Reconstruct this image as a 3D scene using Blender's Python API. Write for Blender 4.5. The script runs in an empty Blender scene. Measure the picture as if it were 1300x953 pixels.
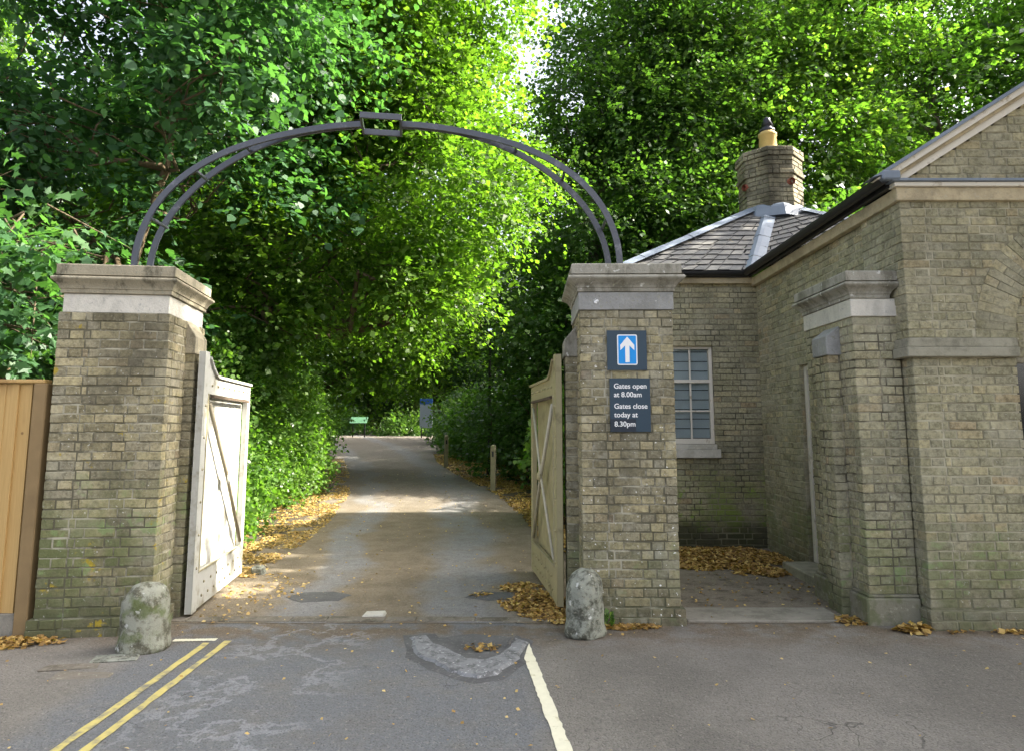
import bpy, math, random
import numpy as np
from math import sin, cos, pi, radians, atan, hypot, tan
from mathutils import Vector, Matrix

random.seed(7)
RNG = np.random.default_rng(11)
SC = bpy.context.scene
COL = SC.collection

# ------------------------------------------------------------------ terrain
def gh(y):
    """height of the ground: level at the gates, rising gently along the drive"""
    if y < 7: return 0.0
    if y < 46:
        t = y-7
        return 0.040*t*t/(t+5.0)
    return 0.040*39*39/44
# ------------------------------------------------------------------ materials
def mat(name):
    m = bpy.data.materials.new(name); m.use_nodes = True
    nt = m.node_tree; nt.nodes.clear()
    out = nt.nodes.new('ShaderNodeOutputMaterial')
    b = nt.nodes.new('ShaderNodeBsdfPrincipled')
    nt.links.new(b.outputs[0], out.inputs[0])
    return m, nt, b, out
class NB:
    """small node helper"""
    def __init__(s, nt): s.nt = nt; s.L = nt.links.new
    def n(s, t, **kw):
        nd = s.nt.nodes.new(t)
        for k, v in kw.items(): setattr(nd, k, v)
        return nd
    def put(s, sock, v):
        if isinstance(v, bpy.types.NodeSocket): s.L(v, sock)
        else: sock.default_value = v
    def pos(s): return s.n('ShaderNodeNewGeometry').outputs['Position']
    def obj(s): return s.n('ShaderNodeTexCoord').outputs['Object']
    def noise(s, vec, scale, detail=4, rough=.55, scl=None):
        if scl:
            m = s.n('ShaderNodeMapping'); s.L(vec, m.inputs[0]); m.inputs['Scale'].default_value = scl; vec = m.outputs[0]
        t = s.n('ShaderNodeTexNoise'); s.L(vec, t.inputs['Vector'])
        t.inputs['Scale'].default_value = scale; t.inputs['Detail'].default_value = detail; t.inputs['Roughness'].default_value = rough
        return t.outputs['Fac']
    def voro(s, vec, scale, out='Distance'):
        t = s.n('ShaderNodeTexVoronoi'); s.L(vec, t.inputs['Vector']); t.inputs['Scale'].default_value = scale
        return t.outputs[out]
    def ramp(s, fac, a, b, lo=0., hi=1.):
        m = s.n('ShaderNodeMapRange'); s.put(m.inputs['Value'], fac)
        m.inputs['From Min'].default_value = a; m.inputs['From Max'].default_value = b
        m.inputs['To Min'].default_value = lo; m.inputs['To Max'].default_value = hi
        m.interpolation_type = 'SMOOTHSTEP'
        return m.outputs[0]
    def mix(s, fac, a, b, mode='MIX'):
        m = s.n('ShaderNodeMix', data_type='RGBA', blend_type=mode)
        s.put(m.inputs[0], fac)
        for sock, v in ((m.inputs[6], a), (m.inputs[7], b)):
            if isinstance(v, tuple) and len(v) == 3: v = v+(1,)
            s.put(sock, v)
        return m.outputs[2]
    def math(s, op, a, b=0.):
        m = s.n('ShaderNodeMath', operation=op); s.put(m.inputs[0], a); s.put(m.inputs[1], b); return m.outputs[0]
    def sep(s, vec):
        m = s.n('ShaderNodeSeparateXYZ'); s.L(vec, m.inputs[0]); return m.outputs
    def attr(s, name, out='Fac'):
        a = s.n('ShaderNodeAttribute'); a.attribute_name = name; return a.outputs[out]
    def bump(s, h, strength=.5, dist=.01, prev=None):
        b = s.n('ShaderNodeBump'); s.put(b.inputs['Height'], h)
        b.inputs['Strength'].default_value = strength; b.inputs['Distance'].default_value = dist
        if prev: s.L(prev, b.inputs['Normal'])
        return b.outputs[0]

def m_simple(name, col, rough=.6, var=.25, scale=8, metal=0, bump=.2, bscale=60, dirt=None, dscale=3, dlo=.55, dhi=.7, spec=.4, bdist=.004):
    m, nt, b, o = mat(name); N = NB(nt); p = N.obj()
    f = N.noise(p, scale)
    c = N.mix(f, tuple(x*(1-var) for x in col), tuple(min(1, x*(1+var)) for x in col))
    if dirt: c = N.mix(N.ramp(N.noise(p, dscale, 6, .65), dlo, dhi), c, dirt)
    N.put(b.inputs['Base Color'], c)
    b.inputs['Roughness'].default_value = rough; b.inputs['Metallic'].default_value = metal
    b.inputs['Specular IOR Level'].default_value = spec
    if bump: N.put(b.inputs['Normal'], N.bump(N.noise(p, bscale, 5), bump, bdist))
    return m

def m_brick(name, cols, moss=1.0, moss_top=.9, flecks=0.0, lichen=0.0, grime=.5, pale=0.0, mcol=(.115, .145, .045), m2=(.20, .27, .11)):
    """brick faces: per-brick tint attribute, weathering in patches"""
    m, nt, b, o = mat(name); N = NB(nt); p = N.pos(); z = N.sep(p)[2]
    t = N.attr('tint')
    r = N.n('ShaderNodeValToRGB'); N.L(t, r.inputs[0]); cr = r.color_ramp
    cr.elements[0].position = 0; cr.elements[0].color = cols[0]+(1,)
    cr.elements[1].position = 1; cr.elements[1].color = cols[-1]+(1,)
    for i, c in enumerate(cols[1:-1]):
        e = cr.elements.new((i+1)/(len(cols)-1)); e.color = c+(1,)
    c = r.outputs[0]
    mott = N.noise(p, 26, 6, .7)
    c = N.mix(N.ramp(mott, .35, .72), c, N.mix(.62, c, (.04, .035, .022)))
    c = N.mix(N.ramp(N.noise(p, 2.3, 5, .6), .50, .64, 0, .45), c, N.mix(.6, c, (.50, .47, .36)))
    c = N.mix(N.ramp(N.noise(p, 60, 3), .5, .75, 0, .5), c, (.42, .40, .29))
    # soot and grime in big soft patches
    c = N.mix(N.math('MULTIPLY', N.ramp(N.noise(p, 1.7, 5, .6, (1, 1, .5)), .42, .68), grime), c, (.055, .05, .035))
    # green algae near the ground
    gm = N.math('MULTIPLY', N.ramp(z, moss_top, moss_top*.35), N.ramp(N.noise(p, 2.6, 5, .6), .38, .6))
    c = N.mix(N.math('MINIMUM', N.math('MULTIPLY', gm, .65*moss), .9), c, mcol)
    gm2 = N.math('MULTIPLY', N.ramp(z, moss_top*1.1, moss_top*.3), N.ramp(N.noise(p, 5.5, 5, .6), .58, .66))
    c = N.mix(N.math('MINIMUM', N.math('MULTIPLY', gm2, .8*moss), .85), c, m2)
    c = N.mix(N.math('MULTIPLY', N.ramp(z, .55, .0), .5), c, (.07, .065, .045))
    if moss > 1.2: c = N.mix(N.math('MULTIPLY', N.ramp(N.math('ADD', z, N.math('MULTIPLY', N.noise(p, 3, 4), .5)), .75, .45), .85), c, (.035, .035, .02))
    if lichen:
        c = N.mix(N.math('MULTIPLY', N.ramp(N.noise(p, 4.2, 6, .7), .60, .67), lichen), c, (.33, .25, .03))
    if pale:
        c = N.mix(N.math('MULTIPLY', N.ramp(N.noise(p, 6.3, 5, .6), .52, .7), pale), c, (.42, .42, .36))
    if flecks:
        fl = N.math('MULTIPLY', N.ramp(N.noise(p, 34, 3, .6), .665, .69), N.ramp(N.noise(p, 2.1, 2), .46, .56))
        c = N.mix(N.math('MULTIPLY', fl, flecks), c, (.75, .75, .72))
    N.put(b.inputs['Base Color'], c)
    b.inputs['Roughness'].default_value = .92; b.inputs['Specular IOR Level'].default_value = .25
    h = N.math('ADD', N.noise(p, 45, 6, .65), N.math('MULTIPLY', N.noise(p, 12, 3), 1.2))
    N.put(b.inputs['Normal'], N.bump(h, .7, .008))
    return m

def m_mortar(name, light=(.33, .30, .215), dark=(.09, .08, .055), amt=(.40, .62)):
    m, nt, b, o = mat(name); N = NB(nt); p = N.pos(); z = N.sep(p)[2]
    c = N.mix(N.ramp(N.noise(p, 3.2, 6, .65), *amt), dark, light)
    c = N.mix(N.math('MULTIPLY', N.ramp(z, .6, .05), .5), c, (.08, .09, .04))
    N.put(b.inputs['Base Color'], c); b.inputs['Roughness'].default_value = .95
    N.put(b.inputs['Normal'], N.bump(N.noise(p, 90, 4), .5, .004))
    return m

def m_stone(name, base, stain=(.07, .065, .045), lichen=(.30, .29, .22), green=None, amt=.6, white=0, rough=.85, streak=False, ss=3.5):
    m, nt, b, o = mat(name); N = NB(nt); p = N.pos()
    c = N.mix(N.noise(p, 9, 6, .6), tuple(x*.75 for x in base), tuple(x*1.2 for x in base))
    c = N.mix(N.math('MULTIPLY', N.ramp(N.noise(p, ss, 8, .72, (1, 1, .35) if streak else None), .45, .62), amt), c, stain)
    c = N.mix(N.ramp(N.noise(p, 38, 4, .7), .56, .68), c, lichen)
    c = N.mix(N.ramp(N.noise(p, 19, 6, .8), .56, .66, 0, .6), c, tuple(x*.45 for x in base))
    if green: c = N.mix(N.math('MULTIPLY', N.ramp(N.noise(p, 6, 5), .48, .62), .75), c, green)
    if white:
        c = N.mix(N.math('MULTIPLY', N.ramp(N.noise(p, 14, 4, .6), .64, .68), white), c, (.72, .72, .68))
    N.put(b.inputs['Base Color'], c); b.inputs['Roughness'].default_value = rough
    b.inputs['Specular IOR Level'].default_value = .3
    h = N.math('ADD', N.noise(p, 55, 6, .7), N.math('MULTIPLY', N.noise(p, 9, 4), 1.5))
    N.put(b.inputs['Normal'], N.bump(h, .6, .01))
    return m

def m_leaf(name, c1, c2, c3, trans=.45, tcol=None, rough=.45, tscale=1.0):
    """leaf: diffuse/gloss top plus light passing through, tint per leaf"""
    m, nt, b, o = mat(name); N = NB(nt)
    t = N.attr('tint')
    r = N.n('ShaderNodeValToRGB'); N.L(t, r.inputs[0]); cr = r.color_ramp
    cr.elements[0].color = c1+(1,); cr.elements[1].color = c3+(1,); e = cr.elements.new(.55); e.color = c2+(1,)
    c = r.outputs[0]
    N.put(b.inputs['Base Color'], c); b.inputs['Roughness'].default_value = rough
    b.inputs['Specular IOR Level'].default_value = .35
    tr = N.n('ShaderNodeBsdfTranslucent')
    tc = N.mix(1.0, c, tuple(x*tscale for x in (2.4, 2.8, .9)), 'MULTIPLY')
    N.put(tr.inputs[0], tc)
    ms = N.n('ShaderNodeMixShader'); ms.inputs[0].default_value = trans
    N.L(b.outputs[0], ms.inputs[1]); N.L(tr.outputs[0], ms.inputs[2]); N.L(ms.outputs[0], o.inputs[0])
    return m

M = {}
GAULT = [(0.165, 0.145, 0.091), (0.31, 0.27, 0.154), (0.223, 0.2, 0.137), (0.407, 0.355, 0.199), (0.291, 0.265, 0.188), (0.466, 0.4, 0.228), (0.233, 0.185, 0.125)]
GAULT2 = [(0.242, 0.225, 0.137), (0.359, 0.335, 0.205), (0.291, 0.275, 0.182), (0.417, 0.38, 0.234), (0.33, 0.31, 0.211), (0.456, 0.405, 0.239), (0.349, 0.27, 0.16)]
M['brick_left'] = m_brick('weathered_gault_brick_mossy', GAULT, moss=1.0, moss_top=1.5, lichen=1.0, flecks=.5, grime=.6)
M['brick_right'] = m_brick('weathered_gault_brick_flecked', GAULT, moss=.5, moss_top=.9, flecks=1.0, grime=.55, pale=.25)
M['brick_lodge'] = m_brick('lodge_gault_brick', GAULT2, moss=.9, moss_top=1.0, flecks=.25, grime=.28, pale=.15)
M['brick_back'] = m_brick('lodge_rear_brick', GAULT2, moss=1.3, moss_top=1.25, mcol=(.15, .21, .035), m2=(.20, .30, .05), flecks=.0, grime=.35)
M['brick_chimney'] = m_brick('chimney_brick', [(.26, .23, .15), (.36, .32, .21), (.20, .18, .13), (.40, .35, .22)], moss=0, grime=.9)
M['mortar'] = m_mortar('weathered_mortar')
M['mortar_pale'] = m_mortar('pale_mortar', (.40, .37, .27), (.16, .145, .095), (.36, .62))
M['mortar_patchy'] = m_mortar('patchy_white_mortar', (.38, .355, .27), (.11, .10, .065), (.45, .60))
M['mortar_dark'] = m_mortar('dark_mortar', (.22, .20, .14), (.07, .065, .045))
M['cap_left'] = m_stone('cap_stone_brown', (.32, .285, .205), streak=True, amt=.85, ss=5)
M['cap_right'] = m_stone('cap_stone_grey', (.32, .305, .255), stain=(.12, .11, .08), white=.6, streak=True, amt=.8, ss=5)
M['frieze_white'] = m_stone('frieze_stone_white', (.60, .57, .50), stain=(.30, .29, .25), amt=.5, lichen=(.5, .5, .46), streak=True)
M['frieze_grey'] = m_stone('frieze_stone_grey', (.31, .31, .30), stain=(.18, .18, .165), amt=.5, white=.35)
M['stone_soft'] = m_stone('lodge_band_stone', (.46, .385, .25), stain=(.18, .155, .10), amt=.5, lichen=(.42, .38, .28))
M['belt_stone'] = m_stone('belt_course_stone', (.30, .285, .22), stain=(.09, .085, .055), amt=.55)
M['plinth_stone'] = m_stone('plinth_stone', (.20, .19, .14), stain=(.06, .055, .035), amt=.6, green=(.12, .13, .06))
M['guard_left'] = m_stone('guard_stone_mossy', (.27, .275, .22), stain=(.07, .065, .04), green=(.09, .115, .03), amt=.9, white=.5, ss=11)
M['guard_right'] = m_stone('guard_stone_grey', (.25, .26, .215), stain=(.055, .055, .04), amt=.95, white=.6, ss=12)
M['sill_white'] = m_stone('painted_sill', (.50, .48, .42), stain=(.3, .27, .2), amt=.4, lichen=(.6, .58, .5))
M['iron'] = m_simple('painted_iron', (.036, .041, .054), rough=.36, var=.45, scale=14, bump=.4, bscale=60, dirt=(.12, .125, .14), dscale=9, spec=.8)
M['gate_white'] = m_simple('white_gate_paint', (.44, .44, .405), rough=.65, var=.12, scale=5, bump=.4, bscale=25, dirt=(.24, .22, .16), dscale=5, dlo=.46, dhi=.70)
M['gate_cream'] = m_simple('cream_gate_paint', (.34, .30, .17), rough=.6, var=.15, scale=5, bump=.3, bscale=25, dirt=(.16, .14, .07), dscale=5, dlo=.5, dhi=.75)
M['rust'] = m_simple('rusty_iron', (.09, .065, .045), rough=.75, var=.4, scale=20)
M['boltpaint'] = m_simple('painted_bolt', (.30, .27, .17), rough=.6, var=.4, scale=40)
M['board'] = m_simple('fence_board_timber', (.42, .245, .085), rough=.75, var=.22, scale=3, bump=.4, bscale=18)
def grain():
    m, nt, b, o = mat('fence_board_grain'); N = NB(nt); p = N.obj()
    g = N.noise(p, 9, 8, .7, (9, 9, .35)); k = N.noise(p, 2.2, 3, .5, (1.6, 1.6, .6))
    c = N.mix(g, (.34, .205, .065), (.58, .39, .155)); c = N.mix(N.ramp(k, .62, .72, 0, .6), c, (.22, .11, .035))
    c = N.mix(N.ramp(N.voro(p, 5.5), .09, .05, 0, .75), c, (.13, .06, .02))
    N.put(b.inputs['Base Color'], c); b.inputs['Roughness'].default_value = .8; N.put(b.inputs['Normal'], N.bump(g, .5, .006)); return m
M['board'] = grain()
M['board_post'] = m_simple('fence_post_timber', (.22, .15, .07), rough=.8, var=.3, scale=5)
M['concrete'] = m_stone('concrete', (.25, .23, .19), amt=.4)
M['post_wood'] = m_simple('grey_post_timber', (.27, .24, .15), rough=.85, var=.3, scale=9, dirt=(.10, .09, .05), dscale=4)
M['slate'] = None
M['lead'] = m_simple('lead_sheet', (.17, .205, .255), rough=.55, var=.22, scale=6, metal=.0, bump=.3, bscale=12, dirt=(.16, .19, .24), dscale=5, bdist=.01)
M['black_gutter'] = m_simple('black_gutter', (.018, .018, .02), rough=.4, var=.3)
M['white_wood'] = m_simple('painted_wood_white', (.60, .56, .48), rough=.55, var=.12, scale=9, dirt=(.33, .28, .2), dscale=9)
M['terracotta'] = m_simple('buff_chimney_pot', (.46, .33, .12), rough=.8, var=.2, scale=11, dirt=(.25, .17, .07), dscale=9)
M['clay_pipe'] = m_simple('red_clay_pipe', (.25, .08, .05), rough=.8)
M['cowl'] = m_simple('dark_cowl', (.035, .035, .045), rough=.35, metal=.5)
M['navy'] = m_simple('navy_sign_panel', (.020, .045, .070), rough=.35, var=.06, bump=0)
M['sign_blue'] = m_simple('road_sign_blue', (.0, .26, .70), rough=.3, var=.03, bump=0)
M['sign_white'] = m_simple('sign_white', (.82, .82, .82), rough=.35, var=.02, bump=0)
M['patch_dark'] = m_simple('dark_panel', (.012, .02, .035), rough=.3, var=.05, bump=0)
M['yellow'] = m_simple('worn_yellow_paint', (.50, .42, .14), rough=.8, var=.15, scale=20, dirt=(.17, .165, .14), dscale=9, dlo=.44, dhi=.70)
M['white_paint'] = m_simple('worn_white_paint', (.66, .63, .48), rough=.75, var=.12, scale=20, dirt=(.35, .30, .14), dscale=14, dlo=.56, dhi=.7)
M['door_paint'] = m_simple('door_paint', (.40, .38, .31), rough=.6, var=.12)
M['dark_room'] = m_simple('dark_interior', (.02, .02, .02), rough=.9, bump=0)
M['blind'] = m_simple('blind_fabric', (.55, .60, .60), rough=.8, var=.1, bump=0)
M['red_frame'] = m_simple('dark_red_paint', (.10, .015, .02), rough=.4, var=.1)
M['green_board'] = m_simple('green_panel', (.07, .16, .09), rough=.4, var=.1, bump=0)
M['blue_board'] = m_simple('blue_panel', (.03, .10, .30), rough=.4, var=.1, bump=0)
M['pale_board'] = m_simple('pale_panel', (.24, .28, .32), rough=.5, var=.1, bump=0)
M['bark'] = m_simple('brown_bark', (.10, .075, .045), rough=.9, var=.45, scale=7, bump=.9, bscale=22, dirt=(.09, .10, .05), dscale=3, bdist=.03)
M['bark_grey'] = m_simple('grey_bark', (.13, .115, .085), rough=.9, var=.4, scale=6, bump=.9, bscale=22, dirt=(.07, .08, .04), dscale=3, bdist=.03)
M['twig'] = m_simple('twig_bark', (.09, .065, .035), rough=.9, var=.3, bump=0)
M['soil'] = None

def glass_mat():
    m, nt, b, o = mat('window_glass')
    b.inputs['Base Color'].default_value = (.85, .9, .92, 1); b.inputs['Roughness'].default_value = .04
    b.inputs['Transmission Weight'].default_value = 1; b.inputs['IOR'].default_value = 1.45
    return m
M['glass'] = glass_mat()

def slate_mat():
    m, nt, b, o = mat('roof_slates'); N = NB(nt)
    t = N.attr('tint'); p = N.pos()
    c = N.mix(t, (.065, .068, .07), (.135, .13, .12))
    c = N.mix(N.ramp(N.noise(p, 9, 5), .5, .7, 0, .5), c, (.14, .135, .11))
    c = N.mix(N.ramp(N.noise(p, 7, 5), .66, .70, 0, .5), c, (.22, .17, .08))
    N.put(b.inputs['Base Color'], c); b.inputs['Roughness'].default_value = .6
    N.put(b.inputs['Normal'], N.bump(N.noise(p, 30, 4), .5, .01))
    return m
M['slate'] = slate_mat()

def asphalt(name, drive):
    m, nt, b, o = mat(name); N = NB(nt); p = N.pos(); x, y, z = N.sep(p)[:3]
    big = N.noise(p, .8, 5, .6); mid = N.noise(p, 3.2, 5, .65)
    wob = N.math('MULTIPLY', N.math('SUBTRACT', N.noise(p, .55, 3), .5), 1.6)
    if drive:
        c = N.mix(N.ramp(mid, .3, .7), (.165, .135, .092), (.235, .195, .14))
        # two worn, bluish wheel tracks curving up the drive
        yy = N.math('SUBTRACT', y, 6.4)
        curve = N.math('MULTIPLY', N.math('POWER', N.math('MAXIMUM', N.math('SUBTRACT', y, 12.), 0.), 1.6), .028)
        wall_ = []
        for x0, k, w in ((-1.85, .12, .30), (-.42, .075, .42)):
            cx = N.math('SUBTRACT', N.math('SUBTRACT', x0, N.math('MULTIPLY', yy, k)), curve)
            d = N.math('ABSOLUTE', N.math('SUBTRACT', N.math('ADD', x, wob), cx))
            wall_.append(N.ramp(d, w*1.25, w*.35))
        tr = N.math('MAXIMUM', wall_[0], wall_[1])
        tr = N.math('MULTIPLY', tr, N.ramp(N.noise(p, 2.1, 5, .7), .25, .55, .35, 1))
        c = N.mix(tr, c, N.mix(N.noise(p, 9, 4), (.17, .168, .165), (.27, .268, .262)))
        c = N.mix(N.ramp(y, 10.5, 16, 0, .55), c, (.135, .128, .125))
    else:
        c = N.mix(N.ramp(big, .35, .65), (.150, .140, .122), (.21, .196, .172))
        # smoother bluish resurfaced carriageway in front of the gates
        left = N.ramp(N.math('ADD', x, N.math('MULTIPLY', wob, .5)), .25, .05)
        left2 = N.ramp(x, -2.75, -2.5)
        mk = N.math('MULTIPLY', N.math('MULTIPLY', left, left2), N.ramp(mid, .25, .6, .4, 1))
        c = N.mix(mk, c, (.150, .155, .160))
        c = N.mix(N.math('MULTIPLY', mk, N.ramp(N.noise(p, 1.3, 8, .8, (2.2, .8, 1)), .50, .75, 0, .3)), c, (.25, .26, .27))
        c = N.mix(N.math('MULTIPLY', N.ramp(y, 5.0, 5.75), N.ramp(N.noise(p, 4, 4), .35, .6)), c, (.15, .118, .082))
    agg = N.voro(p, 62)
    c = N.mix(N.ramp(agg, .25, .02, 0, .4), c, (.32, .30, .27))
    c = N.mix(N.ramp(N.noise(p, 60, 3, .7), .52, .70, 0, .6), c, (.045, .043, .04))
    c = N.mix(N.ramp(N.noise(p, 22, 6, .85), .5, .7, 0, .5), c, (.06, .056, .05))
    c = N.mix(N.ramp(N.noise(p, 33, 6, .85), .53, .68, 0, .55), c, (.36, .34, .30))
    c = N.mix(N.ramp(N.voro(p, 17), .085, .05, 0, .8), c, (.34, .31, .26))
    if not drive:
        # pale worn veins wandering over the resurfaced part
        vv = N.n('ShaderNodeTexNoise'); N.L(p, vv.inputs['Vector']); vv.inputs['Scale'].default_value = 1.1; vv.inputs['Detail'].default_value = 9; vv.inputs['Roughness'].default_value = .68
        ve = N.ramp(N.math('ABSOLUTE', N.math('SUBTRACT', vv.outputs['Fac'], .5)), .022, .004)
        c = N.mix(N.math('MULTIPLY', N.math('MULTIPLY', ve, .42), N.math('MULTIPLY', N.ramp(x, -.9, -1.3), N.ramp(x, -2.3, -1.9))), c, (.33, .34, .35))
    # hairline cracks
    vn = N.n('ShaderNodeTexVoronoi', feature='DISTANCE_TO_EDGE'); vn.inputs['Scale'].default_value = .9
    mp = N.n('ShaderNodeVectorMath', operation='ADD'); N.L(p, mp.inputs[0])
    nn = N.n('ShaderNodeTexNoise'); nn.inputs['Scale'].default_value = 3; N.L(p, nn.inputs['Vector']); N.L(nn.outputs['Color'], mp.inputs[1]); N.L(mp.outputs[0], vn.inputs['Vector'])
    crack = N.math('MULTIPLY', N.ramp(vn.outputs[0], .007, .002, 0, .6), N.ramp(big, .54, .62))
    c = N.mix(N.math('MULTIPLY', crack, .7), c, (.03, .03, .028))
    N.put(b.inputs['Base Color'], c); b.inputs['Roughness'].default_value = .95
    b.inputs['Specular IOR Level'].default_value = .12
    h = N.math('ADD', N.math('MULTIPLY', N.ramp(agg, 0, .6), .8), N.math('MULTIPLY', N.noise(p, 40, 5, .7), 1.4))
    h = N.math('SUBTRACT', h, N.math('MULTIPLY', crack, 1.5))
    n1 = N.bump(h, .8, .008); n2 = N.bump(N.noise(p, 4, 4), .45, .05, n1)
    N.put(b.inputs['Normal'], n2)
    return m
M['road'] = asphalt('road_asphalt', False)
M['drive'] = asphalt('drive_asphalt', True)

def soil_mat():
    m, nt, b, o = mat('leafy_soil'); N = NB(nt); p = N.pos()
    c = N.mix(N.noise(p, 5, 6, .65), (.045, .035, .022), (.11, .085, .055))
    c = N.mix(N.ramp(N.voro(p, 28), .25, .1, 0, .7), c, (.16, .115, .055))
    c = N.mix(N.ramp(N.noise(p, .5, 4), .55, .65, 0, .7), c, (.05, .06, .025))
    N.put(b.inputs['Base Color'], c); b.inputs['Roughness'].default_value = .95
    N.put(b.inputs['Normal'], N.bump(N.noise(p, 22, 6, .7), .9, .03))
    return m
M['soil'] = soil_mat()
def yard_mat():
    m, nt, b, o = mat('trodden_gravel_earth'); N = NB(nt); p = N.pos()
    c = N.mix(N.noise(p, 3, 6, .65), (.10, .08, .055), (.25, .215, .165))
    c = N.mix(N.ramp(N.voro(p, 38), .2, .08, 0, .8), c, (.34, .31, .26))
    c = N.mix(N.ramp(N.noise(p, 5, 8, .8), .48, .62, 0, .85), c, (.075, .06, .042))
    N.put(b.inputs['Base Color'], c); b.inputs['Roughness'].default_value = .95
    N.put(b.inputs['Normal'], N.bump(N.noise(p, 26, 6, .7), .8, .02)); return m
M['yard'] = yard_mat()
M['kerb'] = m_stone('worn_threshold_stone', (.17, .15, .12), stain=(.08, .07, .05), amt=.9)
def litter_mat(name, cols, t=.25):
    return m_leaf(name, *cols, trans=t, rough=.6, tscale=.4)
M['litter'] = litter_mat('dry_fallen_leaves', ((.10, .06, .03), (.42, .25, .07), (.72, .54, .20)))
M['litter_pale'] = litter_mat('pale_fallen_leaves', ((.26, .15, .05), (.50, .33, .11), (.68, .52, .24)))

M['leaf_lime'] = m_leaf('lime_leaves', (.032, .072, .012), (.068, .128, .018), (.125, .19, .035), .52)
M['leaf_dark'] = m_leaf('dark_broad_leaves', (.024, .058, .016), (.048, .100, .024), (.095, .15, .038), .42)
M['leaf_near'] = m_leaf('near_maple_leaves', (.030, .080, .035), (.055, .125, .050), (.10, .17, .06), .4)
M['leaf_plane'] = m_leaf('bright_tree_leaves', (.035, .085, .016), (.065, .135, .025), (.14, .21, .045), .45)
M['leaf_ivy'] = m_leaf('hedge_leaves', (.035, .085, .016), (.075, .15, .03), (.15, .24, .06), .4, rough=.35)
M['leaf_holly'] = m_leaf('shrub_leaves', (.028, .065, .018), (.055, .115, .028), (.11, .18, .045), .36, rough=.35)
M['leaf_far'] = m_leaf('far_wood_leaves', (.018, .042, .014), (.035, .075, .020), (.08, .13, .035), .4)

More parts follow.
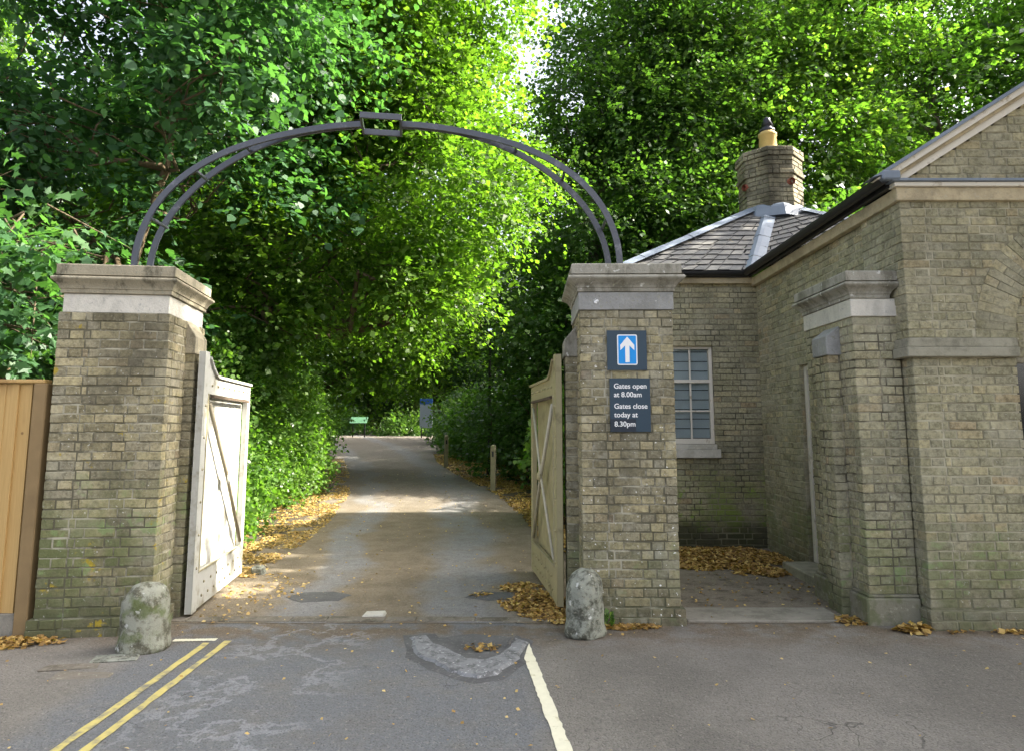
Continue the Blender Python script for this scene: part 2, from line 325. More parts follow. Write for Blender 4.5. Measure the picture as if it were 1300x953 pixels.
# ------------------------------------------------------------------ mesh builder
class MB:
    def __init__(s): s.v = []; s.f = []; s.t = []; s.m = []
    def face(s, vs, tint=.5, m=0):
        i = len(s.v); s.v += [tuple(p) for p in vs]; s.f.append(tuple(range(i, i+len(vs)))); s.t.append(tint); s.m.append(m)
    def poly(s, vs, fs, tint=.5, m=0):
        i = len(s.v); s.v += [tuple(p) for p in vs]
        for f in fs: s.f.append(tuple(i+k for k in f)); s.t.append(tint); s.m.append(m)
    def box(s, x0, x1, y0, y1, z0, z1, tint=.5, m=0, j=0, c=0):
        r = (lambda: random.uniform(-j, j)) if j else (lambda: 0)
        if c:
            # all twelve edges chamfered
            vs = []; idx = {}
            P = {}
            for ix, X in ((0, x0), (1, x1)):
                for iy, Y in ((0, y0), (1, y1)):
                    for iz, Z in ((0, z0), (1, z1)):
                        dx, dy, dz = (c if ix == 0 else -c), (c if iy == 0 else -c), (c if iz == 0 else -c)
                        a, b_, d = r(), r(), r()
                        P[ix, iy, iz] = [len(vs), len(vs)+1, len(vs)+2]
                        vs += [(X+a, Y+dy+b_, Z+dz+d), (X+dx+a, Y+b_, Z+dz+d), (X+dx+a, Y+dy+b_, Z+d)]
            F = []
            for i in (0, 1):
                q = [P[i, 0, 0][0], P[i, 1, 0][0], P[i, 1, 1][0], P[i, 0, 1][0]]; F.append(q if i else q[::-1])
                q = [P[0, i, 0][1], P[0, i, 1][1], P[1, i, 1][1], P[1, i, 0][1]]; F.append(q if i else q[::-1])
                q = [P[0, 0, i][2], P[1, 0, i][2], P[1, 1, i][2], P[0, 1, i][2]]; F.append(q if i else q[::-1])
            for i in (0, 1):
                for k in (0, 1):
                    F.append([P[i, k, 0][0], P[i, k, 1][0], P[i, k, 1][1], P[i, k, 0][1]])
                    F.append([P[i, 0, k][0], P[i, 1, k][0], P[i, 1, k][2], P[i, 0, k][2]])
                    F.append([P[0, i, k][1], P[1, i, k][1], P[1, i, k][2], P[0, i, k][2]])
            for key in P: F.append(P[key])
            s.poly(vs, F, tint, m); return
        vs = [(x+r(), y+r(), z+r()) for x in (x0, x1) for y in (y0, y1) for z in (z0, z1)]
        s.poly(vs, [(0, 1, 3, 2), (4, 6, 7, 5), (0, 4, 5, 1), (2, 3, 7, 6), (0, 2, 6, 4), (1, 5, 7, 3)], tint, m)
    def tube(s, pts, rad, n=8, tint=.5, m=0, cap=True, rough=0):
        pts = [Vector(p) for p in pts]; rings = []; up = Vector((.13, .31, .9))
        for i, p in enumerate(pts):
            d = (pts[min(i+1, len(pts)-1)]-pts[max(i-1, 0)]).normalized()
            a = d.cross(up)
            if a.length < .05: a = d.cross(Vector((1, 0, 0)))
            a.normalize(); b = d.cross(a); r = rad[i] if hasattr(rad, '__len__') else rad
            rings.append([p+(a*cos(2*pi*k/n)+b*sin(2*pi*k/n))*r*(1+random.uniform(-rough, rough)) for k in range(n)])
        vs = [q for R in rings for q in R]; F = []
        for i in range(len(rings)-1):
            for k in range(n): F.append((i*n+k, i*n+(k+1) % n, (i+1)*n+(k+1) % n, (i+1)*n+k))
        if cap: F.append(tuple(range(n))[::-1]); F.append(tuple(range((len(rings)-1)*n, len(rings)*n)))
        s.poly(vs, F, tint, m)
    def lathe(s, prof, n=24, cx=0, cy=0, tint=.5, m=0, jit=0, sx=1, sy=1):
        vs = []; F = []
        for r, z in prof:
            for k in range(n):
                a = 2*pi*k/n; q = 1+random.uniform(-jit, jit)
                vs.append((cx+r*cos(a)*q*sx, cy+r*sin(a)*q*sy, z+random.uniform(-jit, jit)*.1))
        for i in range(len(prof)-1):
            for k in range(n): F.append((i*n+k, i*n+(k+1) % n, (i+1)*n+(k+1) % n, (i+1)*n+k))
        F.append(tuple(range(n))[::-1]); F.append(tuple(range((len(prof)-1)*n, len(prof)*n)))
        s.poly(vs, F, tint, m)
    def build(s, name, mats, parent=None, smooth=False, loc=None, bevel=0):
        me = bpy.data.meshes.new(name); me.from_pydata(s.v, [], s.f); me.validate()
        if not isinstance(mats, (list, tuple)): mats = [mats]
        for x in mats: me.materials.append(x)
        if len(me.polygons) == len(s.t):
            a = me.attributes.new('tint', 'FLOAT', 'FACE'); a.data.foreach_set('value', s.t)
            me.polygons.foreach_set('material_index', s.m)
        if smooth:
            me.polygons.foreach_set('use_smooth', [True]*len(me.polygons))
        o = bpy.data.objects.new(name, me); COL.objects.link(o)
        if loc: o.location = loc
        if parent: o.parent = parent
        if bevel:
            md = o.modifiers.new('bevel', 'BEVEL'); md.width = bevel; md.segments = 2; md.limit_method = 'ANGLE'
        return o

def tag(o, label=None, cat=None, group=None, kind=None):
    if label: o['label'] = label
    if cat: o['category'] = cat
    if group: o['group'] = group
    if kind: o['kind'] = kind
    return o
def thing(name, label, cat, loc=(0, 0, 0), rz=0, group=None):
    o = bpy.data.objects.new(name, None); COL.objects.link(o)
    o.location = loc; o.rotation_euler = (0, 0, rz); o.empty_display_size = .2
    return tag(o, label, cat, group)

# ------------------------------------------------------------------ brickwork
SL, HL, J, CH = .215, .1025, .010, .075
def bonds(L, k):
    """Flemish bond: list of (start, end) along a course of length L"""
    out = []; s = 0; i = 0
    seq = [SL, HL] if k % 2 == 0 else [HL, .045, SL, HL]
    while s < L-.02:
        l = seq[i] if i < len(seq) else (SL if (i % 2 == (0 if k % 2 == 0 else 0)) else HL)
        l += random.uniform(-.008, .008)
        e = min(s+l, L)
        if L-e < .055: e = L
        out.append((s, e)); s = e+J; i += 1
    return out
def brick(mb, o, a, n, s0, s1, z0, z1, d=.09, c=.005, j=.0034, tint=None):
    """one brick: o origin, a along the wall, n outwards; its face stands on the wall plane"""
    if tint is None: tint = min(1, max(0, random.betavariate(1.6, 1.6)))
    r = lambda: random.uniform(-j, j)
    push = random.uniform(-.0045, .0035); t1, t2 = r()*.6, r()*.6
    P = lambda s, q, z: (o[0]+a[0]*s+n[0]*q, o[1]+a[1]*s+n[1]*q, z)
    v = [P(s0, -d, z0), P(s1, -d, z0), P(s1, -d, z1), P(s0, -d, z1)]
    q = [(s0+r()*.3, z0+r()), (s1+r()*.3, z0+r()), (s1+r()*.3, z1+r()), (s0+r()*.3, z1+r())]
    v += [P(s, push-c, z) for s, z in q]
    v += [P(q[0][0]+c, push+t1, q[0][1]+c), P(q[1][0]-c, push+t2, q[1][1]+c), P(q[2][0]-c, push-t1, q[2][1]-c), P(q[3][0]+c, push-t2, q[3][1]-c)]
    F = [(8, 9, 10, 11)]
    for i in range(4):
        k = (i+1) % 4; F += [(4+i, 4+k, 8+k, 8+i), (i, k, 4+k, 4+i)]
    mb.poly(v, F, tint)
def wall_face(mb, A, B, z0, n_c, own=(None, None), holes=(), clip=None, n_sign=1, skip=None):
    """courses of brick from A to B (n is to the right of A->B when n_sign=1); own: parity at each end that reaches the corner"""
    L = hypot(B[0]-A[0], B[1]-A[1]); a = ((B[0]-A[0])/L, (B[1]-A[1])/L); n = (a[1]*n_sign, -a[0]*n_sign)
    for k in range(n_c):
        za = z0+k*CH+J*.5; zb = z0+(k+1)*CH-J*.5
        s_in = 0 if own[0] is None or k % 2 == own[0] else .1
        s_out = L if own[1] is None or k % 2 == own[1] else L-.1
        for s0, s1 in bonds(s_out-s_in, k):
            s0 += s_in; s1 += s_in
            segs = [(s0, s1)]
            zm = (za+zb)/2
            for h in holes:
                if h[2] < zm < h[3]:
                    ns = []
                    for p, q in segs:
                        if q <= h[0] or p >= h[1]:
                            if h[0]-.06 < q <= h[0]: q = h[0]
                            if h[1] <= p < h[1]+.06: p = h[1]
                            ns.append((p, q)); continue
                        if p < h[0]-.02: ns.append((p, h[0]))
                        if q > h[1]+.02: ns.append((h[1], q))
                    segs = ns
            if clip:
                ns = []
                for p, q in segs: ns += clip(p, q, za, zb)
                segs = ns
            for p, q in segs:
                if q-p > .015: brick(mb, A, a, n, p, q, za, zb)
    return a, n
def pier_shaft(mb, W, D, z0, n_c, x0=0, y0=0):
    """free-standing rectangular pier, corners bonded alternately"""
    c = [(x0, y0), (x0+W, y0), (x0+W, y0+D), (x0, y0+D)]
    for i in range(4):
        par = i % 2
        wall_face(mb, c[i], c[(i+1) % 4], z0, n_c, own=(par, par))

# ------------------------------------------------------------------ leaves
KITE = np.array([[0, 0, 0], [-.42, .45, .06], [0, 1, -.05], [.42, .45, .06]])
HEXL = np.array([[0, 0, 0], [-.38, .12, .05], [-.46, .5, .07], [0, 1.0, -.08], [.46, .5, .07], [.38, .12, .05]])
MAPLE = np.array([[0, 0, 0], [-.35, -.02, .03], [-.26, .28, .03], [-.56, .45, .0], [-.24, .58, .02], [0, 1.05, -.06],
                  [.24, .58, .02], [.56, .45, 0], [.26, .28, .03], [.35, -.02, .03]])
def unit(v): return v/np.maximum(np.linalg.norm(v, axis=-1, keepdims=True), 1e-9)
def leaf_mesh(name, P, Dr, Nr, S, material, tint, parent=None, shape=KITE):
    """one mesh of separate small leaves: base points P, growth dirs Dr, normals Nr, sizes S"""
    n = len(P); k = len(shape)
    Dr = unit(Dr); X = unit(np.cross(Dr, Nr)); Z = np.cross(X, Dr)
    V = (P[:, None, :] + S[:, None, None]*(shape[None, :, 0:1]*X[:, None, :] + shape[None, :, 1:2]*Dr[:, None, :] + shape[None, :, 2:3]*Z[:, None, :])).astype(np.float32)
    me = bpy.data.meshes.new(name)
    me.vertices.add(n*k); me.vertices.foreach_set('co', V.ravel())
    me.loops.add(n*k); me.loops.foreach_set('vertex_index', np.arange(n*k, dtype=np.int32))
    me.polygons.add(n); me.polygons.foreach_set('loop_start', np.arange(0, n*k, k, dtype=np.int32))
    try: me.polygons.foreach_set('loop_total', np.full(n, k, dtype=np.int32))
    except Exception: pass
    me.update(calc_edges=True)
    a = me.attributes.new('tint', 'FLOAT', 'FACE'); a.data.foreach_set('value', tint.astype(np.float32))
    me.materials.append(material)
    o = bpy.data.objects.new(name, me); COL.objects.link(o)
    if parent: o.parent = parent
    return o
def cellnoise(P, s, seed):
    q = np.floor(P/s+seed*7.31).astype(np.int64)
    h = (q[:, 0]*73856093) ^ (q[:, 1]*19349663) ^ (q[:, 2]*83492791) ^ (seed*2654435)
    h = (h ^ (h >> 13))*1274126177 & 0xffffffff
    return (h % 10007)/10007.
def smoothnoise(P, s, seed):
    """cheap trilinear value noise"""
    q = P/s; i = np.floor(q); f = q-i; f = f*f*(3-2*f); out = 0
    for dx in (0, 1):
        for dy in (0, 1):
            for dz in (0, 1):
                w = (f[:, 0] if dx else 1-f[:, 0])*(f[:, 1] if dy else 1-f[:, 1])*(f[:, 2] if dz else 1-f[:, 2])
                out = out + w*cellnoise((i+np.array([dx, dy, dz])+.5), 1.0, seed)
    return out
def sprays(lobes, n, rng, leaf=.1, per=14, length=.7, gap=.42, gscale=1.1, shell=.45, droop=.35, flat=.75, base_tint=.45, keep=None):
    """leafy twigs spread through ellipsoid lobes (x,y,z,rx,ry,rz[,weight]); returns leaf arrays"""
    lobes = [l if len(l) == 7 else tuple(l)+(l[3]*l[4]*l[5],) for l in lobes]
    w = np.array([l[6] for l in lobes], float); w = w**.75; w /= w.sum()
    idx = rng.choice(len(lobes), n, p=w); L = np.array([l[:6] for l in lobes])[idx]
    d = unit(rng.normal(size=(n, 3))); r = rng.random(n)**shell
    r = r*(1+.16*(smoothnoise(d*2.2+L[:, :3], .8, 5)-.5)*2)
    O = L[:, :3]+d*L[:, 3:6]*r[:, None]
    g = smoothnoise(O, gscale, 3)*.65+smoothnoise(O, gscale*.45, 9)*.35
    ok = g > gap
    if keep is not None: ok &= keep(O)
    O = O[ok]; d = d[ok]; n = len(O)
    out = unit(d*np.array([1, 1, .35])+rng.normal(size=(n, 3))*.45); out[:, 2] -= droop*rng.random(n); out = unit(out)
    nrm = unit(np.cross(out, rng.normal(size=(n, 3))*(1-flat)+np.cross(np.array([0, 0, 1.]), out)*flat))
    nrm = np.where(nrm[:, 2:3] < 0, -nrm, nrm)
    side = unit(np.cross(out, nrm))
    tq = rng.random((n, per)); ln = length*(.6+.8*rng.random((n, 1)))
    sgn = rng.choice([-1., 1.], (n, per))
    P = O[:, None, :]+out[:, None, :]*(tq*ln)[:, :, None]+side[:, None, :]*(sgn*ln*.30*(1-.55*tq)*rng.random((n, per)))[:, :, None]
    P = P+rng.normal(size=P.shape)*leaf*.35; P[:, :, 2] -= (tq**2*ln)*.22
    D = out[:, None, :]*.7+side[:, None, :]*sgn[:, :, None]*.8+rng.normal(size=P.shape)*.35; D[:, :, 2] -= .15
    Nn = nrm[:, None, :]+rng.normal(size=P.shape)*.42
    S = leaf*(.42+.95*rng.random((n, per))**1.2)*(.8+.4*rng.random((n, 1)))
    tw = rng.random((n, 1)); T = np.clip(base_tint+(tw-.5)*.35+(rng.random((n, per))-.5)*.5, 0, 1)
    f = lambda A: A.reshape(-1, 3)
    return f(P), f(D), f(Nn), S.ravel(), T.ravel(), O, out
def limb(mb, a, b, r0, r1, wob=.12, n=7, k=8):
    a = Vector(a); b = Vector(b); L = (b-a).length; pts = []
    off = Vector((0, 0, 0))
    for i in range(n+1):
        t = i/n
        if 0 < i < n: off = off*.6+Vector((random.uniform(-1, 1), random.uniform(-1, 1), random.uniform(-.5, .7)))*wob*L*.18
        else: off = off*.3 if i else off
        pts.append(a.lerp(b, t)+off+Vector((0, 0, -sin(pi*t)*L*.04)))
    mb.tube(pts, [r0+(r1-r0)*(i/n) for i in range(n+1)], k, rough=.06)
    return pts
def tree(name, label, loc, trunk, lobes, n, leafmat, bark, seed=1, leaf=.1, per=14, length=.7, gap=.42, shell=.45, group=None, base_tint=.45,
         shape=KITE, cat='tree', twigs=300, gscale=1.1, droop=.35, keep=None, limb_r=.09, flat=.75):
    """trunk: list of (x,y,z,r) in world space; lobes in world space"""
    rng = np.random.default_rng(seed); st = random.getstate(); random.seed(seed)
    root = thing(name, label, cat, loc, 0, group)
    l0 = Vector(loc); mb = MB()
    T = [(Vector(p[:3])-l0, p[3]) for p in trunk]
    mb.tube([p for p, r in T], [r for p, r in T], 12, rough=.07)
    lob = [(l[0]-l0.x, l[1]-l0.y, l[2]-l0.z)+tuple(l[3:]) for l in lobes]
    for l in lob:
        c = Vector(l[:3]); j = max((i for i in range(1, len(T))), key=lambda i: -abs(T[i][0].z-(c.z-l[5]*.8)))
        s = T[j][0]; lr = min(T[j][1]*.6, limb_r)
        P = limb(mb, s, c, lr, lr*.35, .8, 8)
        for q in range(4):
            e = c+Vector((random.uniform(-1, 1)*l[3], random.uniform(-1, 1)*l[4], random.uniform(-.5, 1)*l[5]))*.75
            limb(mb, P[random.randint(3, 7)], e, lr*.42, .012, .9, 6, 6)
    if keep is not None:
        kp = lambda O: keep(O+np.array(loc))
    else: kp = None
    P, D, N_, S, Tt, O, out = sprays(lob, n, rng, leaf, per, length, gap, gscale, shell, droop, flat, base_tint, kp)
    for i in rng.choice(len(O), min(twigs, len(O)), replace=False):
        a = Vector(O[i]); b = a+Vector(out[i])*length*.8
        mb.tube([a-Vector(out[i])*.35, a, b], [.012, .009, .003], 4, cap=False)
    mb.build('trunk', bark, root, smooth=True)
    leaf_mesh('crown', P, D, N_, S, leafmat, Tt, root, shape)
    random.setstate(st)
    return root
def shrub(name, label, loc, lobes, n, leafmat, seed=1, leaf=.07, per=12, length=.35, gap=.3, group=None, base_tint=.45, shape=KITE, cat='shrub', shell=.4, gscale=.6, droop=.2, stems=7):
    rng = np.random.default_rng(seed); st = random.getstate(); random.seed(seed)
    root = thing(name, label, cat, loc, 0, group); l0 = Vector(loc)
    lob = [(l[0]-l0.x, l[1]-l0.y, l[2]-l0.z)+tuple(l[3:]) for l in lobes]
    z0 = l0.z
    P, D, N_, S, T, O, out = sprays(lob, n, rng, leaf, per, length, gap, gscale, shell, droop, .6, base_tint, lambda Q: Q[:, 2] > .03)
    P[:, 2] = np.maximum(P[:, 2], .02)
    mb = MB()
    for l in lob:
        for q in range(max(2, stems//len(lob))):
            b = Vector((l[0]+random.uniform(-.3, .3)*l[3], l[1]+random.uniform(-.3, .3)*l[4], .0))
            e = Vector((l[0]+random.uniform(-.7, .7)*l[3], l[1]+random.uniform(-.7, .7)*l[4], l[2]+random.uniform(0, .7)*l[5]))
            limb(mb, b, e, .03, .008, .6, 5, 6)
    mb.build('stems', M['twig'], root, smooth=True)
    leaf_mesh('foliage', P, D, N_, S, leafmat, T, root, shape)
    random.setstate(st)
    return root
#SETTING
# ------------------------------------------------------------------ ground, road, drive
YS = [-60, -30, -12, -4, 0, 2, 3.5, 4.5, 5.2, 5.9, 6.4, 7, 7.6, 8.3, 9, 10, 11, 12, 13, 14, 15, 16, 17.5, 19, 21, 23, 26, 29, 32, 35, 38, 41, 44, 46, 60, 120, 400]
def strip(name, rows, dz, material, nx=1, label=None):
    """sheet following the ground: rows of (y, xleft, xright)"""
    mb = MB(); R = []
    for y, xl, xr in rows:
        R.append([(xl+(xr-xl)*i/nx, y, gh(y)+dz) for i in range(nx+1)])
    vs = [p for r in R for p in r]; F = []
    for i in range(len(R)-1):
        for k in range(nx): F.append((i*(nx+1)+k, i*(nx+1)+k+1, (i+1)*(nx+1)+k+1, (i+1)*(nx+1)+k))
    mb.poly(vs, F); o = mb.build(name, material); tag(o, label, None, None, 'structure'); return o
strip('ground', [(y, -400, 400) for y in YS], -.004, M['soil'], 4)
strip('road', [(-60, -120, 120), (-12, -120, 120), (0, -120, 120), (4.5, -120, 120), (5.2, -60, 60), (5.9, -30, 30)], .0, M['road'], 24)
def dl(y): return np.interp(y, [5.9, 7, 8.3, 10, 12, 15, 19, 23, 29, 35, 41, 44], [-3.1, -3.2, -3.25, -3.3, -3.5, -3.95, -4.9, -6.0, -7.7, -9.6, -13, -15])
def dr(y): return np.interp(y, [5.9, 7, 8.3, 10, 12, 15, 19, 23, 29, 35, 41, 44], [.75, .7, .65, .5, .35, -.2, -1.4, -2.35, -3.2, -3.8, -1.5, 3])
rows = []
for i, y in enumerate([q for q in YS if 5.9 <= q <= 44]):
    rows.append((y, float(dl(y)), float(dr(y))))
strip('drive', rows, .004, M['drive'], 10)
strip('yard', [(5.9, .75, 3.4), (6.4, .73, 3.4), (7, .70, 3.4), (7.6, .9, 3.4), (8.3, 1.0, 3.4), (9, 1.1, 3.4), (9.6, 1.2, 3.4)], .0025, M['yard'], 4)

# threshold strip of worn concrete between the gate piers and a paler slab across the side entry
mb = MB(); random.seed(3)
x = -3.05
while x < .5:
    w = random.uniform(.25, .6)
    mb.box(x, min(x+w-.012, .56), 5.93+random.uniform(-.012, .012), 6.06+random.uniform(-.015, .015), -.02, .012+random.uniform(-.002, .003), c=.004, tint=random.random())
    x += w
tag(mb.build('threshold_kerb', M['kerb']), kind='structure')
mb = MB(); mb.box(1.46, 2.78, 5.92, 6.34, -.02, .018, c=.006); tag(mb.build('paving_slab', M['concrete']), 'pale worn concrete slab across the side entry beside the lodge', 'paving slab')

# painted lines
def flat(name, pts, z, material, label=None, cat=None, kind='structure'):
    mb = MB(); mb.face([(x, y, z) for x, y in pts]); o = mb.build(name, material); tag(o, label, cat, None, kind); return o
def line(name, x0, y0, x1, y1, w, material):
    """worn line with slightly ragged edges"""
    mb = MB(); n = 40; dx, dy = x1-x0, y1-y0; L = hypot(dx, dy); px, py = -dy/L, dx/L; a = []; b = []
    for i in range(n+1):
        t = i/n; j1 = random.uniform(-.005, .005); j2 = random.uniform(-.005, .005)
        a.append((x0+dx*t+px*(w/2+j1), y0+dy*t+py*(w/2+j1), .005)); b.append((x0+dx*t-px*(w/2+j2), y0+dy*t-py*(w/2+j2), .005))
    mb.poly(a+b, [(i+1, i, n+1+i, n+2+i) for i in range(n)]); o = mb.build(name, material); o['kind'] = 'structure'; return o
line('yellow_line', -2.27, 1.5, -2.29, 5.37, .052, M['yellow'])
line('yellow_line', -2.12, 1.5, -2.15, 5.42, .050, M['yellow'])
line('yellow_line', -2.57, 5.43, -2.25, 5.45, .06, M['white_paint'])
line('white_line', .27, 3.6, .09, 5.36, .075, M['white_paint'])

# broken asphalt: raised worn crescent, potholes
def slab(name, pts, z, th, material, label, cat, seed=1, sub=3):
    random.seed(seed); P = []
    n = len(pts)
    for i in range(n):
        a, b = pts[i], pts[(i+1) % n]
        for k in range(sub):
            t = k/sub; P.append((a[0]+(b[0]-a[0])*t+random.uniform(-.012, .012), a[1]+(b[1]-a[1])*t+random.uniform(-.012, .012)))
    m = len(P); cx = sum(p[0] for p in P)/m; cy = sum(p[1] for p in P)/m
    vs = [(x, y, z) for x, y in P]+[(cx+(x-cx)*.93, cy+(y-cy)*.93, z+th) for x, y in P]
    mb = MB(); mb.poly(vs, [(i, (i+1) % m, m+(i+1) % m, m+i) for i in range(m)]+[tuple(range(m, 2*m))])
    o = mb.build(name, material); tag(o, label, cat); return o
M['patch_light'] = m_stone('worn_light_asphalt', (.20, .205, .21), stain=(.075, .075, .075), lichen=(.46, .46, .46), amt=.8, ss=14)
M['patch_black'] = m_stone('dark_asphalt', (.10, .10, .10), stain=(.05, .05, .05), lichen=(.2, .19, .18), amt=.4)
tag(slab('pothole', [(-.84, 5.56), (-.62, 5.60), (-.5, 5.35), (-.28, 5.10), (-.12, 5.12), (.0, 5.35), (.04, 5.56), (.17, 5.42), (.09, 4.93), (-.06, 4.62), (-.24, 4.55), (-.46, 4.70), (-.74, 5.04)], .0015, .004, M['patch_black'], None, None, 14), kind='structure')
slab('asphalt_patch', [(-.79, 5.50), (-.70, 5.53), (-.60, 5.33), (-.46, 5.16), (-.33, 4.97), (-.18, 4.94), (-.08, 5.04), (.01, 5.24), (.06, 5.46), (.12, 5.38), (.08, 5.14), (.04, 4.96), (-.03, 4.82), (-.10, 4.68), (-.22, 4.61), (-.33, 4.68), (-.42, 4.76), (-.55, 4.93), (-.68, 5.08), (-.74, 5.28)], .002, .020, M['patch_light'],
     'pale raised V-shaped patch of broken asphalt beside the white line', 'asphalt patch', 4)
tag(slab('pothole', [(-.60, 5.50), (-.45, 5.20), (-.27, 5.06), (-.12, 5.10), (-.02, 5.32), (.0, 5.52), (-.3, 5.60)], .001, .004, M['patch_black'], None, None, 5), kind='structure')
tag(slab('pothole', [(-2.16, 6.75), (-1.95, 6.55), (-1.62, 6.62), (-1.55, 6.85), (-1.75, 6.98), (-2.05, 6.95)], .0055, .004, M['patch_black'], None, None, 6), kind='structure')
tag(slab('pothole', [(-.45, 6.75), (-.2, 6.62), (.02, 6.7), (.0, 6.95), (-.3, 7.0)], .0055, .004, M['patch_black'], None, None, 7), kind='structure')
mb = MB(); mb.box(-.09, .09, -.07, .07, -.01, .022, c=.008, j=.006)
o = mb.build('stone_sett', M['sill_white'], loc=(-1.18, 6.12, .005)); tag(o, 'small pale stone block set in the drive at the threshold', 'stone sett')
for k, (x, y, w, d, r, mm) in enumerate([(-2.78, 5.03, .30, .16, .25, 'guard_right'), (-2.98, 4.86, .34, .12, .2, 'belt_stone'), (-2.80, 4.70, .36, .12, .1, 'belt_stone')]):
    mb = MB(); mb.box(-w/2, w/2, -d/2, d/2, -.02, .016, c=.008, j=.012)
    o = mb.build('paving_stone', M[mm] if mm == 'x' else M['kerb'] if k else M['guard_right'], loc=(x, y, -.006)); o.rotation_euler.z = r
    tag(o, ['bluish flat paving stone in front of the mossy guard stone', 'brown flat stone next to the bluish paving stone', 'reddish brown stone nearest the road by the yellow lines'][k], 'paving stone')

# ------------------------------------------------------------------ gate piers
def cap_profile_box(mb, W, D, prof, cx, cy):
    """moulded cap: prof is a list of (overhang, z) from the bottom up round a W x D plan"""
    vs = []; F = []
    for o_, z in prof:
        vs += [(cx-W/2-o_, cy-D/2-o_, z), (cx+W/2+o_, cy-D/2-o_, z), (cx+W/2+o_, cy+D/2+o_, z), (cx-W/2-o_, cy+D/2+o_, z)]
    for i in range(len(prof)-1):
        for k in range(4): F.append((i*4+k, i*4+(k+1) % 4, (i+1)*4+(k+1) % 4, (i+1)*4+k))
    F.append((3, 2, 1, 0)); n = (len(prof)-1)*4; F.append((n, n+1, n+2, n+3))
    mb.poly(vs, F)
def rough_solid(o, strength=.006, size=.15, bevel=.008):
    """a worn look for stone: rounded arrises, slight unevenness"""
    b = o.modifiers.new('bevel', 'BEVEL'); b.width = bevel; b.segments = 2; b.limit_method = 'ANGLE'; b.angle_limit = radians(25)
def moulding(h0, slab_h=.10, over=.09):
    """fillet, cyma and torus below the slab"""
    e_ = -.02 if over < .07 else .0; pr = [(e_, h0), (.022+e_, h0+.002), (.022+e_, h0+.035), (.03+e_, h0+.037)]
    for i in range(1, 7):
        t = i/6; pr.append((.03+e_+(over-.012-.03-e_)*(t**1.7), h0+.04+.06*t))
    for i in range(1, 5):
        t = i/4; pr.append((over-.012+.012*sin(pi*t), h0+.10+.035*t))
    pr += [(over-.035, h0+.138), (over-.035, h0+.145), (over-.012, h0+.147)]
    return pr
def gate_pier(label, loc, rz, W, D, bm, capm, frm, stub_x, stub_y, ztop=3.0, ncr=33, mort='mortar', stub_side=1, seed=1, over=.105, fo=.012, p=.105):
    """brick pier: shaft, plinth, stub buttress with sloping stone, frieze and moulded cap"""
    random.seed(seed)
    r = thing('gate_pier', label, 'gate pier', loc, rz)
    zf = .14+ncr*CH
    mb = MB(); pier_shaft(mb, W, D, .14, ncr); mb.build('brick_shaft', bm, r)
    mb = MB(); mb.box(.006, W-.006, .006, D-.006, .0, zf); mb.build('mortar_core', M[mort], r)
    mb = MB(); pier_shaft(mb, W+.07, D+.07, -.01, 2, -.035, -.035); o = mb.build('plinth', bm, r)
    mb = MB(); mb.box(-.028, W+.028, -.028, D+.028, -.02, .135); mb.build('mortar_core', M[mort], r)
    # buttress on the side that carries the gate
    sw = .27
    ns = 30
    if stub_side > 0: x0, x1 = W-.01, W+p
    else: x0, x1 = -p, .01
    c = [(x0, stub_y), (x1, stub_y), (x1, stub_y+sw), (x0, stub_y+sw)]
    mb = MB()
    wall_face(mb, c[0], c[1], 0, ns, own=(None, None))
    wall_face(mb, c[1], c[2], 0, ns, own=(1, 1)) if stub_side > 0 else None
    wall_face(mb, c[2], c[3], 0, ns)
    if stub_side < 0: wall_face(mb, c[3], c[0], 0, ns, own=(1, 1))
    mb.build('buttress', bm, r)
    mb = MB(); a0, a1 = (x0, x1-.006) if stub_side > 0 else (x0+.006, x1)
    mb.box(a0, a1, stub_y+.006, stub_y+sw-.006, 0, ns*CH); mb.build('mortar_core', M[mort], r)
    # weathered stone: block with sloping top
    zs = ns*CH
    X0, X1 = (W-.01, W+p+.012) if stub_side > 0 else (.01, -p-.012)
    mb = MB(); y0, y1 = stub_y-.012, stub_y+sw+.012
    vs = [(X0, y0, zs), (X1, y0, zs), (X1, y0, zs+.15), (X0, y0, zs+.30), (X0, y1, zs), (X1, y1, zs), (X1, y1, zs+.15), (X0, y1, zs+.30)]
    F = [(0, 1, 2, 3), (5, 4, 7, 6), (1, 5, 6, 2), (3, 2, 6, 7), (4, 0, 3, 7), (4, 5, 1, 0)]
    if stub_side < 0: F = [f[::-1] for f in F]
    mb.poly(vs, F); o = mb.build('sloping_stone', capm, r, bevel=.008)
    mb = MB(); mb.box(-fo, W+fo, -fo, D+fo, zf, zf+.155); o = mb.build('frieze_stone', frm, r); rough_solid(o, bevel=.006)
    pr = moulding(zf+.156, over=over); z1 = pr[-1][1]
    pr += [(over-.03, z1+.002), (over-.03, z1+.085), (over-.043, z1+.095), (-W*.3, z1+.115)]
    mb = MB(); cap_profile_box(mb, W, D, pr, W/2, D/2); o = mb.build('capstone', capm, r); rough_solid(o, bevel=.004)
    return r, z1+.1
piL, zL = gate_pier('mossy brick gate pier with pale frieze beside the timber fence', (-3.70, 5.50, 0), radians(7), .865, .90, M['brick_left'], M['cap_left'], M['frieze_white'], 0, .42, ncr=32, mort='mortar_patchy', stub_side=1, seed=21, over=.06, fo=-.018, p=.075)
piR, zR = gate_pier('brick gate pier that carries the two navy signs', (.59, 5.86, 0), radians(-1), .80, .90, M['brick_right'], M['cap_right'], M['frieze_grey'], 0, .40, ncr=33, mort='mortar_patchy', stub_side=-1, seed=22)
